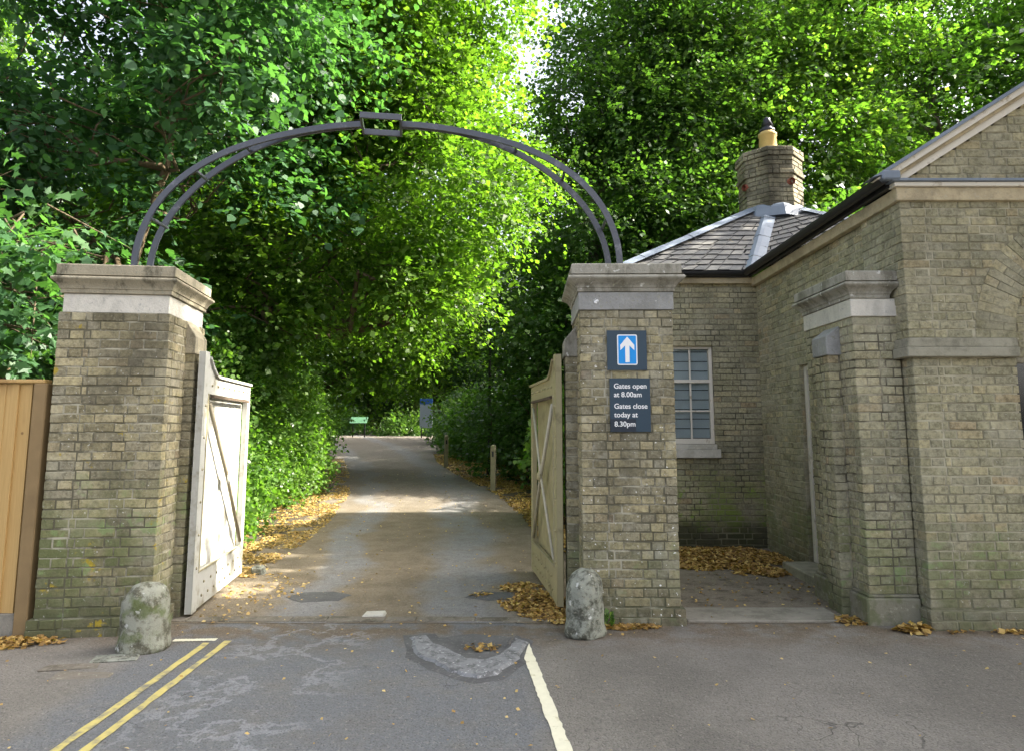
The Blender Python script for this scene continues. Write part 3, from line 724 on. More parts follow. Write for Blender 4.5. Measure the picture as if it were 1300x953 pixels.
# the third pier stands against the lodge
def side_pier():
    random.seed(31)
    r = thing('gate_pier', 'narrow brick pier built against the lodge corner with stone plinth', 'gate pier', (2.96, 5.87, 0), 0)
    W, D = .398, .95; nc = 31; z0 = .235
    mb = MB(); c = [(0, 0), (W, 0), (W, D), (0, D)]
    wall_face(mb, c[0], c[1], z0, nc, own=(0, None)); wall_face(mb, c[3], c[0], z0, nc, own=(1, 1)); wall_face(mb, c[2], c[3], z0, nc, own=(None, 0))
    mb.build('brick_shaft', M['brick_lodge'], r)
    mb = MB(); mb.box(.006, W-.001, .006, D-.006, 0, z0+nc*CH); mb.build('mortar_core', M['mortar'], r)
    mb = MB(); mb.box(-.045, W+.002, -.045, D+.03, -.02, .215, c=.012, j=.004); mb.box(-.02, W+.001, -.02, D+.01, .215, .238, c=.005)
    mb.build('plinth', M['plinth_stone'], r)
    mb = MB(); wall_face(mb, (-.11, .26), (0, .26), 0, 30, own=(0, None)); wall_face(mb, (0, .53), (-.11, .53), 0, 30, own=(None, 0)); wall_face(mb, (-.11, .53), (-.11, .26), 0, 30, own=(1, 1))
    mb.build('buttress', M['brick_lodge'], r)
    mb = MB(); mb.box(-.104, 0, .266, .524, 0, 30*CH); mb.build('mortar_core', M['mortar'], r)
    zs = 33*CH-.16; mb = MB(); X0, X1 = .01, -.125; y0, y1 = .245, .545
    zs = 30*CH
    vs = [(X0, y0, zs), (X1, y0, zs), (X1, y0, zs+.17), (X0, y0, zs+.27), (X0, y1, zs), (X1, y1, zs), (X1, y1, zs+.17), (X0, y1, zs+.27)]
    mb.poly(vs, [f[::-1] for f in [(0, 1, 2, 3), (5, 4, 7, 6), (1, 5, 6, 2), (3, 2, 6, 7), (4, 0, 3, 7), (4, 5, 1, 0)]]); mb.build('sloping_stone', M['frieze_grey'], r, bevel=.008)
    zf = z0+nc*CH
    mb = MB(); mb.box(-.012, W-.002, -.012, D+.012, zf, zf+.155); o = mb.build('frieze_stone', M['frieze_white'], r); rough_solid(o, bevel=.006)
    pr = moulding(zf+.156, over=.095); z1 = pr[-1][1]
    pr += [(.07, z1+.002), (.07, z1+.08), (.06, z1+.09), (-.1, z1+.10)]
    mb = MB(); cap_profile_box(mb, W-.09, D, pr, W/2-.045, D/2); o = mb.build('capstone', M['cap_right'], r); rough_solid(o, bevel=.004)
side_pier()

# ------------------------------------------------------------------ iron overthrow
def overthrow():
    r = thing('iron_overthrow', 'dark iron arch with square lantern ring spanning the two gate piers', 'gate arch', (-1.20, 5.985, 2.98), 0)
    a, b, e = 2.115, 1.385, 2.12
    TH = [pi*i/400 for i in range(401)]
    def pt(th, sgn):
        c, s = cos(th), sin(th)
        x = a*math.copysign(abs(c)**(2/e), c); z = b*abs(s)**(2/e)
        t = min(1, max(0, (abs(c)-.28)/.68)); t = t*t*(3-2*t)
        return Vector((x-sgn*(.018+.15*t)*.14, sgn*(.018+.15*t), z))
    def sweep(sgn, th0, th1, name):
        P = [pt(th, sgn) for th in TH if th0 <= th <= th1]; mb = MB(); vs = []; F = []
        for i, p in enumerate(P):
            d = (P[min(i+1, len(P)-1)]-P[max(i-1, 0)]).normalized(); y = Vector((0, 1, 0)); rad = y.cross(d).normalized()
            w, h = .011, .027
            vs += [p+rad*h-y*w, p+rad*h+y*w, p-rad*h+y*w, p-rad*h-y*w]
        for i in range(len(P)-1):
            for k in range(4): F.append((i*4+k, i*4+(k+1) % 4, (i+1)*4+(k+1) % 4, (i+1)*4+k))
        F += [(3, 2, 1, 0), tuple(len(vs)-4+k for k in range(4))]
        mb.poly(vs, F); mb.build(name, M['iron'], r)
    for sgn in (-1, 1):
        sweep(sgn, 0, pi*.4775, 'arch_bar'); sweep(sgn, pi*.5225, pi, 'arch_bar')
    # lantern ring: open square frame
    zc = b+.0
    mb = MB(); R, w, h = .185, .020, .028
    mb.box(-R, R, -R, -R+w, zc-h, zc+h, c=.002); mb.box(-R, R, R-w, R, zc-h, zc+h, c=.002)
    mb.box(-R, -R+w, -R+w, R-w, zc-h, zc+h, c=.002); mb.box(R-w, R, -R+w, R-w, zc-h, zc+h, c=.002)
    o = mb.build('lantern_ring', M['iron'], r); o.rotation_euler.z = radians(8)
    for th in (.10, .22, .31, .69, .78, .90):
        p0, p1 = pt(pi*th, -1), pt(pi*th, 1); mb = MB()
        mb.box(p0.x-.014, p0.x+.008, p0.y-.004, p1.y+.004, p0.z-.012, p0.z+.012, c=.002); mb.build('spacer', M['iron'], r)
overthrow()

# ------------------------------------------------------------------ gates
def gate(label, hinge, far, m, X=False, seed=1, flip=1):
    """boarded gate leaf; local x runs from hinge to free end, y=0 is the hidden face, face towards -y*flip"""
    random.seed(seed)
    L = hypot(far[0]-hinge[0], far[1]-hinge[1]); rz = math.atan2(far[1]-hinge[1], far[0]-hinge[0])
    r = thing('wooden_gate', label, 'gate', (hinge[0], hinge[1], 0), rz)
    f = flip; th = .055
    def bx(x0, x1, y0, y1, z0, z1, name, c=.004, mm=m):
        mb = MB(); ya, yb = sorted((y0*f, y1*f)); mb.box(x0, x1, ya, yb, z0, z1, c=c); return mb.build(name, mm, r)
    zt, zb = 2.06, .045
    # boards
    n = 9
    for i in range(n):
        x0 = .13+(L-.22)*i/n; x1 = .13+(L-.22)*(i+1)/n
        bx(x0+.0015, x1-.0015, .010, .032, zb+.04, zt-.04, 'board', .003)
    # swept top: stile taller at the hinge, concave curve down to the top rail
    def prism(prof, y0, y1, name):
        ya, yb = sorted((y0*f, y1*f)); k = len(prof)
        vs = [(x, ya, z) for x, z in prof]+[(x, yb, z) for x, z in prof]
        mb = MB(); mb.poly(vs, [tuple(range(k)), tuple(range(2*k-1, k-1, -1))]+[(i, k+i, k+(i+1) % k, (i+1) % k)[::-1] for i in range(k)])
        return mb.build(name, m, r, bevel=.003)
    prism([(0, zb-.01), (.125, zb-.01), (.125, zt+.17), (.11, zt+.215), (.0, zt+.215)], 0, -th, 'hinge_stile')
    cur = [(.127, zt-.15), (L-.0, zt-.15), (L, zt)]
    for i in range(9):
        t = i/8; cur.append((.42-.293*t, zt+.155*(1-cos(pi/2*t))))
    prism(cur, 0, -th+.004, 'top_rail')
    prof2 = [(x, z) for x, z in cur[2:]]
    mb = MB(); vs = []; F = []
    for x, z in prof2:
        vs += [(x, .012*f, z+.002), (x, -(th+.018)*f, z+.002), (x, -(th+.018)*f, z+.026), (x, .012*f, z+.026)]
    for i in range(len(prof2)-1):
        for k in range(4): F.append((i*4+k, i*4+(k+1) % 4, (i+1)*4+(k+1) % 4, (i+1)*4+k))
    F += [(0, 1, 2, 3), tuple(len(vs)-4+k for k in range(4))]
    mb.poly(vs, F); mb.build('coping', m, r)
    bx(L-.10, L, 0, -th, zb, zt-.153, 'end_stile'); bx(.127, L-.102, 0, -th+.004, zb-.005, zb+.30, 'bottom_rail')
    # studs in rows on rails and stile
    pts = []
    for i in range(8): pts += [(.24+(L-.36)*i/7, zt-.075), (.24+(L-.36)*i/7, zb+.09)]
    for i in range(7): pts.append((.30+(L-.5)*i/6, zb+.20))
    for i in range(6): pts.append((.07, .4+.28*i))
    for x, z in pts:
        mb = MB(); random_r = .013
        mb.lathe([(random_r, 0), (random_r*.9, .006), (random_r*.4, .011)], 8)
        o = mb.build('stud', M['boltpaint'] if m is M['gate_white'] else m, r, smooth=True); o.location = (x+random.uniform(-.006, .006), -th*f+.0*f, z); o.rotation_euler = (radians(90)*f, 0, 0)
    # iron straps and tension rods
    def rod(p, q, rr, name, mm):
        mb = MB(); mb.tube([(p[0], -(th-.004)*f, p[1]), ((p[0]+q[0])/2, -(th+.012)*f, (p[1]+q[1])/2), (q[0], -(th-.004)*f, q[1])], rr, 8); return mb.build(name, mm, r, smooth=True)
    rm = M['gate_cream'] if X else M['rust']
    rmat = m_simple('rod_paint', (.46, .43, .33) if X else (.20, .175, .12), rough=.6, var=.3, scale=20)
    rod((.20, zt-.24), (L-.14, zb+.36), .018, 'brace_rod', rmat)
    if X: rod((L-.16, zt-.24), (.20, zb+.36), .014, 'brace_rod', rmat)
    mb = MB(); mb.lathe([(.055, 0), (.055, .01), (.03, .03), (.012, .034)], 14); cx, cz = (L+.06)/2, (zt+zb+.12)/2
    o = mb.build('boss', m, r, smooth=True); o.location = (cx, -(th+.02)*f, cz); o.rotation_euler = (radians(90)*f, 0, 0)
    bx(.24, L-.12, -th+.006, -th-.02, zt-.185, zt-.160, 'iron_bar', .002, M['rust'])
    bx(.127, .15, -th+.006, -th-.006, zb+.30, zt-.15, 'iron_strap', .002, M['boltpaint'])
    bx(.14, L-.11, -th+.008, -th-.006, zb+.303, zb+.318, 'iron_strap', .002, M['boltpaint'])
    return r
gate('open white gate leaf with a diagonal rod beside the mossy pier', (-2.775, 6.03), (-2.985, 7.66), M['gate_white'], False, 5, 1)
gate('open cream gate leaf with crossed rods behind the right guard stone', (.455, 6.28), (.272, 7.90), M['gate_cream'], True, 6, -1)
mb = MB(); mb.box(-.07, .07, -.06, .06, -.02, .09, c=.02, j=.01); o = mb.build('gate_stop', M['guard_right'], loc=(-2.80, 7.80, gh(7.8)), smooth=False); tag(o, 'small grey stone stop at the foot of the white gate', 'gate stop')

# ------------------------------------------------------------------ guard stones
def guard(label, x, y, R, H, m, seed, lean=0):
    random.seed(seed); rr = []
    for i in range(9):
        t = i/8; rr.append((R*(1.06-.22*t-.04*sin(t*5)), H*.80*t-.02))
    for i in range(1, 7):
        a = i/6*pi/2; rr.append((R*.84*(cos(a)*.94+.02)+.001, H*.78+H*.22*sin(a)))
    mb = MB(); mb.lathe(rr, 40, jit=.018, sy=.85); o = mb.build('guard_stone', m, smooth=True, loc=(x, y, 0)); o.rotation_euler = (0, lean, random.random())
    sub = o.modifiers.new('s', 'SUBSURF'); sub.levels = sub.render_levels = 1
    tx = bpy.data.textures.new('lump', 'CLOUDS'); tx.noise_scale = .12
    dm = o.modifiers.new('d', 'DISPLACE'); dm.texture = tx; dm.strength = .035; dm.mid_level = .5
    tag(o, label, 'guard stone'); return o
guard('rounded guard stone with green moss before the left pier', -2.69, 5.24, .180, .475, M['guard_left'], 3, -.02)
guard('rounded grey guard stone with black stains before the signed pier', .57, 5.60, .178, .50, M['guard_right'], 4, .03)

# ------------------------------------------------------------------ timber fence
def fence():
    random.seed(8)
    r = thing('timber_fence', 'new close-boarded timber fence beside the mossy gate pier', 'fence', (-3.765, 5.60, 0), radians(183))
    x = .13; L = 2.6
    while x < L:
        w = .118; mb = MB(); t = random.uniform(-.004, .004)
        mb.poly([(x, .0, .17), (x+w, -.006, .17), (x+w, .012, .17), (x, .026, .17), (x, .0, 1.955), (x+w, -.006, 1.955), (x+w, .012, 1.955), (x, .026, 1.955)],
                [(0, 1, 2, 3)[::-1], (4, 5, 6, 7), (0, 4, 5, 1)[::-1], (1, 5, 6, 2)[::-1], (2, 6, 7, 3)[::-1], (3, 7, 4, 0)[::-1]])
        o = mb.build('fence_board', M['board'], r); o.location = (0, .02+t, 0); x += .103
    mb = MB(); mb.box(.02, L, -.03, .075, 1.96, 1.99, c=.006); mb.build('capping_rail', M['board'], r)
    mb = MB(); mb.box(0, .105, -.03, .075, -.05, 1.96, c=.008); mb.build('fence_post', M['board_post'], r)
    mb = MB(); mb.box(1.9, 2.0, -.09, -.0, -.05, 1.95, c=.008); mb.build('fence_post', M['board_post'], r)
    mb = MB(); mb.box(.107, L, .005, .05, -.05, .168, c=.006); mb.build('gravel_board', M['concrete'], r)
fence()
#LODGE
# ------------------------------------------------------------------ lodge
def lodge():
    random.seed(77)
    r = thing('lodge', 'low brick gate lodge with white pediment, slate roof and round chimney', 'lodge', (3.37, 5.72, 0), 0)
    ox, oy = 3.37, 5.72
    Wf = 3.30       # facade width, local x 0..Wf, y=0 facade
    Ds = 3.55       # side wall depth to the inner corner
    bm = M['brick_lodge']; zc = 3.54
    # ---- facade: plinth courses, lower wall, belt, upper wall with relieving arch
    cxa, cza, Ro, Ri = 1.66, 2.347, 1.13, .80
    def clip_low(p, q, za, zb):
        out = []
        a, b = cxa-Ri+.015, cxa+Ri-.015
        if za < .9: return [(p, q)]
        if p < a: out.append((p, min(q, a)))
        if q > b: out.append((max(p, b), q))
        return out
    def clip_arch(p, q, za, zb):
        zm = (za+zb)/2-cza
        if abs(zm) >= Ro: return [(p, q)]
        h = math.sqrt(Ro*Ro-zm*zm)+.004; out = []
        c_ = cxa+.035
        if p < c_-h: out.append((p, min(q, c_-h)))
        if q > c_+h: out.append((max(p, c_+h), q))
        return out
    mb = MB()
    wall_face(mb, (0, 0), (Wf, 0), .16, 27, own=(0, 0), clip=clip_low)
    up = MB()
    wall_face(up, (-.035, -.035), (Wf+.035, -.035), 2.345, 16, own=(0, 0), clip=clip_arch)
    # side wall facing the side entry, with the doorway
    dy0, dy1, dz1 = 1.36, 2.28, 2.33
    wall_face(mb, (0, Ds), (0, 0), .16, 27, own=(None, 1), holes=[(Ds-dy1, Ds-dy0, 0, dz1)])
    wall_face(mb, (0, Ds), (0, .62), 2.185, 19, own=(None, None), holes=[(Ds-dy1, Ds-dy0, 0, dz1)])
    us = MB(); wall_face(us, (-.035, .62), (-.035, -.035), 2.345, 16, own=(None, 1)); us.build('upper_wall', bm, r)
    jb = MB(); wall_face(jb, (.012, dy1-.004), (.052, dy1-.004), .09, 30); jb.build('door_jamb', bm, r)
    # plinth two courses
    pl = MB(); wall_face(pl, (-.03, -.04), (Wf+.03, -.04), .0, 2, own=(0, 0)); wall_face(pl, (-.03, 1.2), (-.03, -.04), 0, 2, own=(None, 1))
    pl.build('plinth', bm, r); pl = MB(); wall_face(pl, (0, Ds), (0, dy1), 0.01, 2); pl.build('plinth', bm, r)
    mb.build('lower_wall', bm, r); up.build('upper_wall', bm, r)
    # mortar backing
    mo = MB()
    mo.box(.006, cxa-Ri, .006, .25, 0, 2.2); mo.box(cxa+Ri, Wf-.006, .006, .25, 0, 2.2); mo.box(cxa-Ri, cxa+Ri, .0062, .25, 0, .89)
    mo.box(-.024, Wf+.024, -.034, .0, 0, .15); mo.box(-.024, .02, 0, 1.2, 0, .15)
    # upper backing as a wall with an arched hole
    n = 24; y = -.029
    A = [(cxa+Ri*cos(pi*i/n), cza+Ri*sin(pi*i/n)) for i in range(n+1)]
    zt = zc+.02; vs = []
    for i in range(n+1):
        vs.append((A[i][0], y, A[i][1])); 
        t = i/n; vs.append((Wf+.03-(Wf+.06)*t, y, zt))
    mo.poly(vs, [(2*i, 2*i+1, 2*i+3, 2*i+2)[::-1] for i in range(n)])
    mo.face([(cxa+Ri, y, cza), (Wf+.03, y, cza), (Wf+.03, y, zt)][::-1]); mo.face([(-.03, y, cza), (cxa-Ri, y, cza), (-.03, y, zt)][::-1])
    mo.box(-.029, .01, -.028, .62, 2.2, zt)
    mo.box(.006, .25, .25, dy0, 0, zt-.01); mo.box(.006, .25, dy1, Ds+.05, 0, zt-.01); mo.box(.007, .25, dy0, dy1, dz1, zt-.012)
    mo.build('mortar_core', M['mortar_pale'], r)
    # reveal soffit + recess wall under the arch
    rec = MB(); wall_face(rec, (cxa-Ri-.05, .09), (cxa+Ri+.05, .09), 2.19, 15); rec.build('arch_infill', bm, r)
    mb = MB(); mb.box(cxa-Ri-.05, cxa+Ri+.05, .095, .24, 2.15, 3.3); mb.build('mortar_core', M['mortar'], r)
    # voussoir ring of the relieving arch: two rings of thin bricks on edge
    vo = MB(); nv = 44
    for i in range(nv):
        a0 = pi*i/nv+.0025; a1 = pi*(i+1)/nv-.0035
        cut = Ri+(.215 if i % 2 else .1025)+random.uniform(-.005, .005)
        for r0, r1 in ((Ri, cut-.004), (cut+.004, Ro)):
            y0 = -.033+random.uniform(-.003, .003); tt = random.random()
            q = [(cxa+r0*cos(a0), cza+r0*sin(a0)), (cxa+r1*cos(a0), cza+r1*sin(a0)), (cxa+r1*cos(a1), cza+r1*sin(a1)), (cxa+r0*cos(a1), cza+r0*sin(a1))]
            vs = [(x, y0, z) for x, z in q]+[(x, .085, z) for x, z in q]
            vo.poly(vs, [(0, 1, 2, 3), (7, 6, 5, 4), (0, 4, 5, 1), (1, 5, 6, 2), (2, 6, 7, 3), (3, 7, 4, 0)], tt)
    vo.build('arch_ring', bm, r)
    # belt course
    be = MB(); be.box(cxa+Ri, Wf+.075, -.075, 0, 2.187, 2.268, c=.006); be.box(cxa+Ri+.004, Wf+.062, -.062, 0, 2.269, 2.345, c=.006); be.build('belt_course', M['belt_stone'], r)
    be = MB()
    be.box(-.075, cxa-Ri, -.075, .0, 2.187, 2.268, c=.006)
    be.box(-.075, -.0, 0.001, .64, 2.187, 2.268, c=.006)
    be.box(-.062, cxa-Ri-.004, -.062, .0, 2.269, 2.345, c=.006)
    be.box(-.062, -.0, 0.001, .64, 2.269, 2.345, c=.006)
    be.build('belt_course', M['belt_stone'], r)
    # window under the arch
    wd = thing_part('front_window', r)
    mb = MB(); X0, X1 = cxa-Ri, cxa+Ri
    mb.box(X0+.005, X0+.07, .10, .16, .9, 2.35, c=.004); mb.box(X1-.07, X1-.005, .10, .16, .9, 2.35, c=.004); mb.box(X0+.07, X1-.07, .10, .16, 2.27, 2.35, c=.004); mb.box(X0+.07, X1-.07, .10, .16, .9, .97, c=.004)
    mb.box(cxa-.02, cxa+.02, .11, .15, .97, 2.27, c=.004); mb.build('window_frame', M['red_frame'], wd)
    mb = MB(); mb.box(X0+.06, X1-.06, .125, .133, .95, 2.3); mb.build('pane', M['glass'], wd)
    # ---- cornice and pediment
    z0 = zc+.02
    co = MB(); co.box(-.075, Wf+.075, -.075, .0, z0-.03, z0+.085, c=.005)
    co.box(-.07, -.0, .001, Ds-.02, z0-.03, z0+.085, c=.005); co.build('stone_band', M['stone_soft'], r)
    co = MB(); co.box(-.10, Wf+.10, -.10, .0, z0+.087, z0+.125, c=.004); co.build('cornice', M['white_wood'], r)
    co = MB(); co.box(-.125, Wf+.125, -.125, .0, z0+.127, z0+.150, c=.004); co.build('lead_flashing', M['lead'], r)
    zp = z0+.15; hx = Wf/2; sl = .63; apex = zp+hx*sl
    # tympanum brick
    ty = MB()
    for k in range(int((apex-zp)/CH)):
        za, zb = zp+k*CH+.005, zp+(k+1)*CH-.005; ins = (zb-zp)/sl-.08
        if Wf-2*ins < .2: continue
        for s0, s1 in bonds(Wf-2*ins, k): brick(ty, (ins, -.02), (1, 0), (0, -1), s0, s1, za, zb)
    ty.build('tympanum', bm, r)
    mb = MB(); vs = [(0, -.012, zp-.02), (Wf, -.012, zp-.02), (hx, -.012, apex-.02), (0, .2, zp-.02), (Wf, .2, zp-.02), (hx, .2, apex-.02)]
    mb.poly(vs, [(0, 1, 2), (3, 5, 4), (0, 2, 5, 3), (1, 4, 5, 2)]); mb.build('mortar_core', M['mortar_pale'], r)
    # raking cornice pieces, outer edge starts above the lead corner
    def rake(name, t0, t1, yo, yi, m, e0=.14):
        """band between perpendicular offsets t0..t1 above the tympanum slope"""
        nx, nz = -sl/hypot(1, sl), 1/hypot(1, sl)
        for sg in (1, -1):
            def q(x, t): 
                X = x+nx*t; Z = zp+x*sl+nz*t
                return (X if sg > 0 else Wf-X, Z)
            # lower end cut level with cornice top
            def xb(t): return (-(nz*t)/sl) if t else 0
            P = []
            xs0 = max(-e0, xb(t0)) ; xs1 = xb(t1)
            a = q(xs0, t0); b = q(xs1, t1); c = (hx, zp+hx*sl+t1/nz); d = (hx, zp+hx*sl+t0/nz)
            pr = [a, d, c, b]
            vs = [(x, yo, z) for x, z in pr]+[(x, yi, z) for x, z in pr]
            F = [(0, 1, 2, 3), (7, 6, 5, 4), (0, 4, 5, 1), (1, 5, 6, 2), (2, 6, 7, 3), (3, 7, 4, 0)]
            if sg < 0: F = [f[::-1] for f in F]
            mb = MB(); mb.poly(vs, F); mb.build(name, m, r)
    rake('raking_fascia', .0, .055, -.055, .0, M['white_wood'])
    rake('raking_moulding', .056, .085, -.075, .0, M['stone_soft'])
    rake('raking_cornice', .086, .135, -.105, .0, M['white_wood'])
    rake('verge_lead', .136, .165, -.13, .05, M['lead'])
    # ---- main roof: slates on both slopes behind the pediment
    off = .150/cos(math.atan(sl))
    def roofplane(A, B, C, D, name, rows=24, th=.012):
        """A,B eave ends, D,C ridge ends: overlapping rows of slates"""
        A, B, C, D = map(Vector, (A, B, C, D)); n = (B-A).cross(D-A).normalized(); mb = MB()
        for i in range(rows):
            t0 = i/rows; t1 = min(1, (i+1.35)/rows)
            p0, p1 = A.lerp(D, t0), B.lerp(C, t0); q0, q1 = A.lerp(D, t1), B.lerp(C, t1)
            L = (p1-p0).length
            k = max(1, int(L/.17)); w = 1/k; ofs = (i % 2)*.5*w
            s = -ofs
            while s < 1:
                s0, s1 = max(0, s+.006*w), min(1, s+w-.006*w); s += w
                if s1-s0 < .1*w: continue
                dd = n*random.uniform(.0, .004); dr_ = (p0-q0)*random.uniform(-.02, .05)
                a, b = p0.lerp(p1, s0)+n*th*2+dd+dr_, p0.lerp(p1, s1)+n*th*2+dd+dr_
                c, d = q0.lerp(q1, s1)+n*.002, q0.lerp(q1, s0)+n*.002
                mb.poly([a, b, c, d, a-n*.008, b-n*.008], [(0, 1, 2, 3), (4, 5, 1, 0)], random.random())
        o = mb.build(name, M['slate'], r)
        mb = MB(); mb.face([A-n*.01, B-n*.01, C-n*.01, D-n*.01]); mb.build('roof_deck', M['dark_room'], r)
        return o
    ev = -.16; yb = 3.9
    ze = zp+ev*sl+off-.045; zr = zp+hx*sl+off-.045
    roofplane((ev, yb, ze), (ev, .05, ze), (hx, .05, zr), (hx, yb, zr), 'slate_slope')
    roofplane((Wf-ev, .05, ze), (Wf-ev, yb, ze), (hx, yb, zr), (hx, .05, zr), 'slate_slope')
    # ---- rear wing: walls, slate roof rising to the chimney
    wy = 3.55                     # its front wall, local y (world 9.27)
    wx0, wx1 = -1.88, .02; bb = M['brick_back']
    w0, w1, wz0, wz1 = .39, 1.25, 1.33, 2.72     # window opening along the wall from the left end
    mb = MB(); wall_face(mb, (wx0, wy), (wx1, wy), .0, 48, own=(0, None), holes=[(w0, w1, wz0, wz1)])
    wall_face(mb, (wx0, wy+3.3), (wx0, wy), .0, 48, own=(None, 1)); mb.build('rear_wall', bb, r)
    mb = MB(); mb.box(wx0+.006, wx0+w0, wy+.006, wy+.22, 0, 3.6); mb.box(wx0+w1, wx1+.2, wy+.006, wy+.22, 0, 3.6); mb.box(wx0+w0, wx0+w1, wy+.007, wy+.22, 0, wz0); mb.box(wx0+w0, wx0+w1, wy+.007, wy+.22, wz1, 3.6)
    mb.box(wx0+.006, wx0+.2, wy+.22, wy+3.3, 0, 3.6); mb.build('mortar_core', M['mortar_dark'], r)
    mb = MB(); mb.box(wx0+.2, 3.2, wy+.23, wy+3.3, 0, 3.55); mb.box(.26, Wf-.3, .27, 3.75, 0, 3.5); mb.build('inner_walls', M['dark_room'], r)
    mb = MB(); mb.box(wx0-.06, wx1-.05, wy-.07, wy, 3.565, 3.65, c=.004); mb.box(wx0-.07, wx0, wy, wy+3.3, 3.565, 3.65, c=.004); mb.build('stone_band', M['stone_soft'], r)
    mb = MB(); mb.box(Wf-.25, Wf-.006, .25, 6.8, 0, 3.5); mb.build('east_wall', M['mortar'], r)
    # window
    win = thing_part('sash_window', r)
    X0, X1 = wx0+w0, wx0+w1
    mb = MB(); yf = wy+.05
    fr = .045
    mb.box(X0, X0+fr, yf, yf+.07, wz0+.06, wz1, c=.003); mb.box(X1-fr, X1, yf, yf+.07, wz0+.06, wz1, c=.003); mb.box(X0+fr, X1-fr, yf, yf+.07, wz1-.05, wz1, c=.003); mb.box(X0+fr, X1-fr, yf-.01, yf+.07, wz0+.06, wz0+.13, c=.003)
    mb.box(X0+fr, X1-fr, yf+.0, yf+.06, wz0+.88, wz0+.925, c=.003)
    mb.build('window_frame', M['white_wood'], win)
    mb = MB(); n = 3; wp = (X1-X0-2*fr)/n
    for i in range(1, n): mb.box(X0+fr+wp*i-.012, X0+fr+wp*i+.012, yf+.015, yf+.045, wz0+.13, wz1-.05, c=.002)
    for z in (wz0+.50,): mb.box(X0+fr, X1-fr, yf+.016, yf+.044, z-.011, z+.011, c=.002)
    mb.build('glazing_bars', M['white_wood'], win)
    mb = MB(); mb.box(X0+fr, X1-fr, yf+.028, yf+.032, wz0+.12, wz1-.04); mb.build('pane', M['glass'], win)
    mb = MB(); z = wz0+.14
    while z < wz1-.06:
        mb.box(X0+fr, X1-fr, yf+.065, yf+.067, z, z+.113); mb.box(X0+fr, X1-fr, yf+.06, yf+.07, z+.113, z+.119); z += .13
    mb.build('blind', M['blind'], win)
    mb = MB(); mb.box(X0-.05, X1+.05, wy-.055, wy+.1, wz0-.125, wz0-.01, c=.006); mb.box(X0-.01, X1+.01, wy-.02, wy+.1, wz0-.008, wz0+.055, c=.006)
    mb.build('sill', M['sill_white'], win)
    # doorway
    do = thing_part('side_door', r)
    mb = MB(); mb.box(.052, .13, dy1-.075, dy1-.002, .1, dz1, c=.004); mb.box(.052, .13, dy0+.002, dy0+.075, .1, dz1, c=.004); mb.box(.052, .13, dy0+.075, dy1-.075, dz1-.07, dz1, c=.004); mb.build('door_frame', M['white_wood'], do)
    mb = MB(); mb.box(.125, .165, dy0+.06, dy1-.06, .1, dz1-.07, c=.003)
    for a, b in ((.2, .95), (1.1, 2.1)): mb.box(.115, .13, dy0+.18, dy0+.42, a, b, c=.004); mb.box(.115, .13, dy0+.50, dy0+.74, a, b, c=.004)
    mb.build('door_leaf', M['door_paint'], do)
    mb = MB(); mb.lathe([(.02, 0), (.012, .03), (.028, .045), (.024, .07), (.005, .08)], 12); o = mb.build('door_knob', M['cowl'], do, smooth=True); o.location = (.12, dy1-.14, 1.05); o.rotation_euler = (0, radians(-90), 0)
    mb = MB(); mb.box(-.30, .2, dy0-.02, dy1+.02, -.02, .10, c=.01); mb.build('door_step', M['belt_stone'], r)
    # gutters
    def gutter(P, name='gutter'):
        P = [Vector(p) for p in P]; mb = MB()
        for i in range(len(P)-1):
            a, b = P[i], P[i+1]; d = (b-a).normalized(); s = d.cross(Vector((0, 0, 1))).normalized(); vs = []
            K = 9
            for p in (a, b):
                for k in range(K): t = pi*k/(K-1); vs.append(p+s*cos(t)*.058-Vector((0, 0, 1))*sin(t)*.058)
                for k in range(K): t = pi*(K-1-k)/(K-1); vs.append(p+s*cos(t)*.052-Vector((0, 0, 1))*sin(t)*.052)
            m_ = 2*K; mb.poly(vs, [(k, (k+1) % m_, m_+(k+1) % m_, m_+k) for k in range(m_)]+[tuple(range(m_))[::-1], tuple(range(m_, 2*m_))])
        return mb.build(name, M['black_gutter'], r)
    gz = z0+.165
    gutter([(-.175, -.08, gz+.01), (-.175, Ds-.12, gz-.01), (wx0-.1, wy-.16, gz-.035)])
    mb = MB(); mb.box(-.12, -.07, -.02, Ds-.05, gz-.07, gz+.0, c=.004); mb.box(wx0-.05, wx1-.12, wy-.11, wy-.07, gz-.085, gz-.02, c=.004); mb.build('fascia_board', M['black_gutter'], r)
    mb = MB(); mb.box(-.22, -.06, -.14, -.02, gz-.03, gz+.05, c=.012); mb.build('gutter_end', M['lead'], r)
    # rear roof facets
    Z1 = gz+.0; C2 = Vector((wx0-.08, wy-.12, Z1)); C1 = Vector((-.10, wy-.12, Z1)); AP = Vector((.88, wy+1.62, 5.27)); E = Vector((2.2, wy+.3, 4.40))
    C3 = Vector((wx0-.08, wy+3.3, Z1))
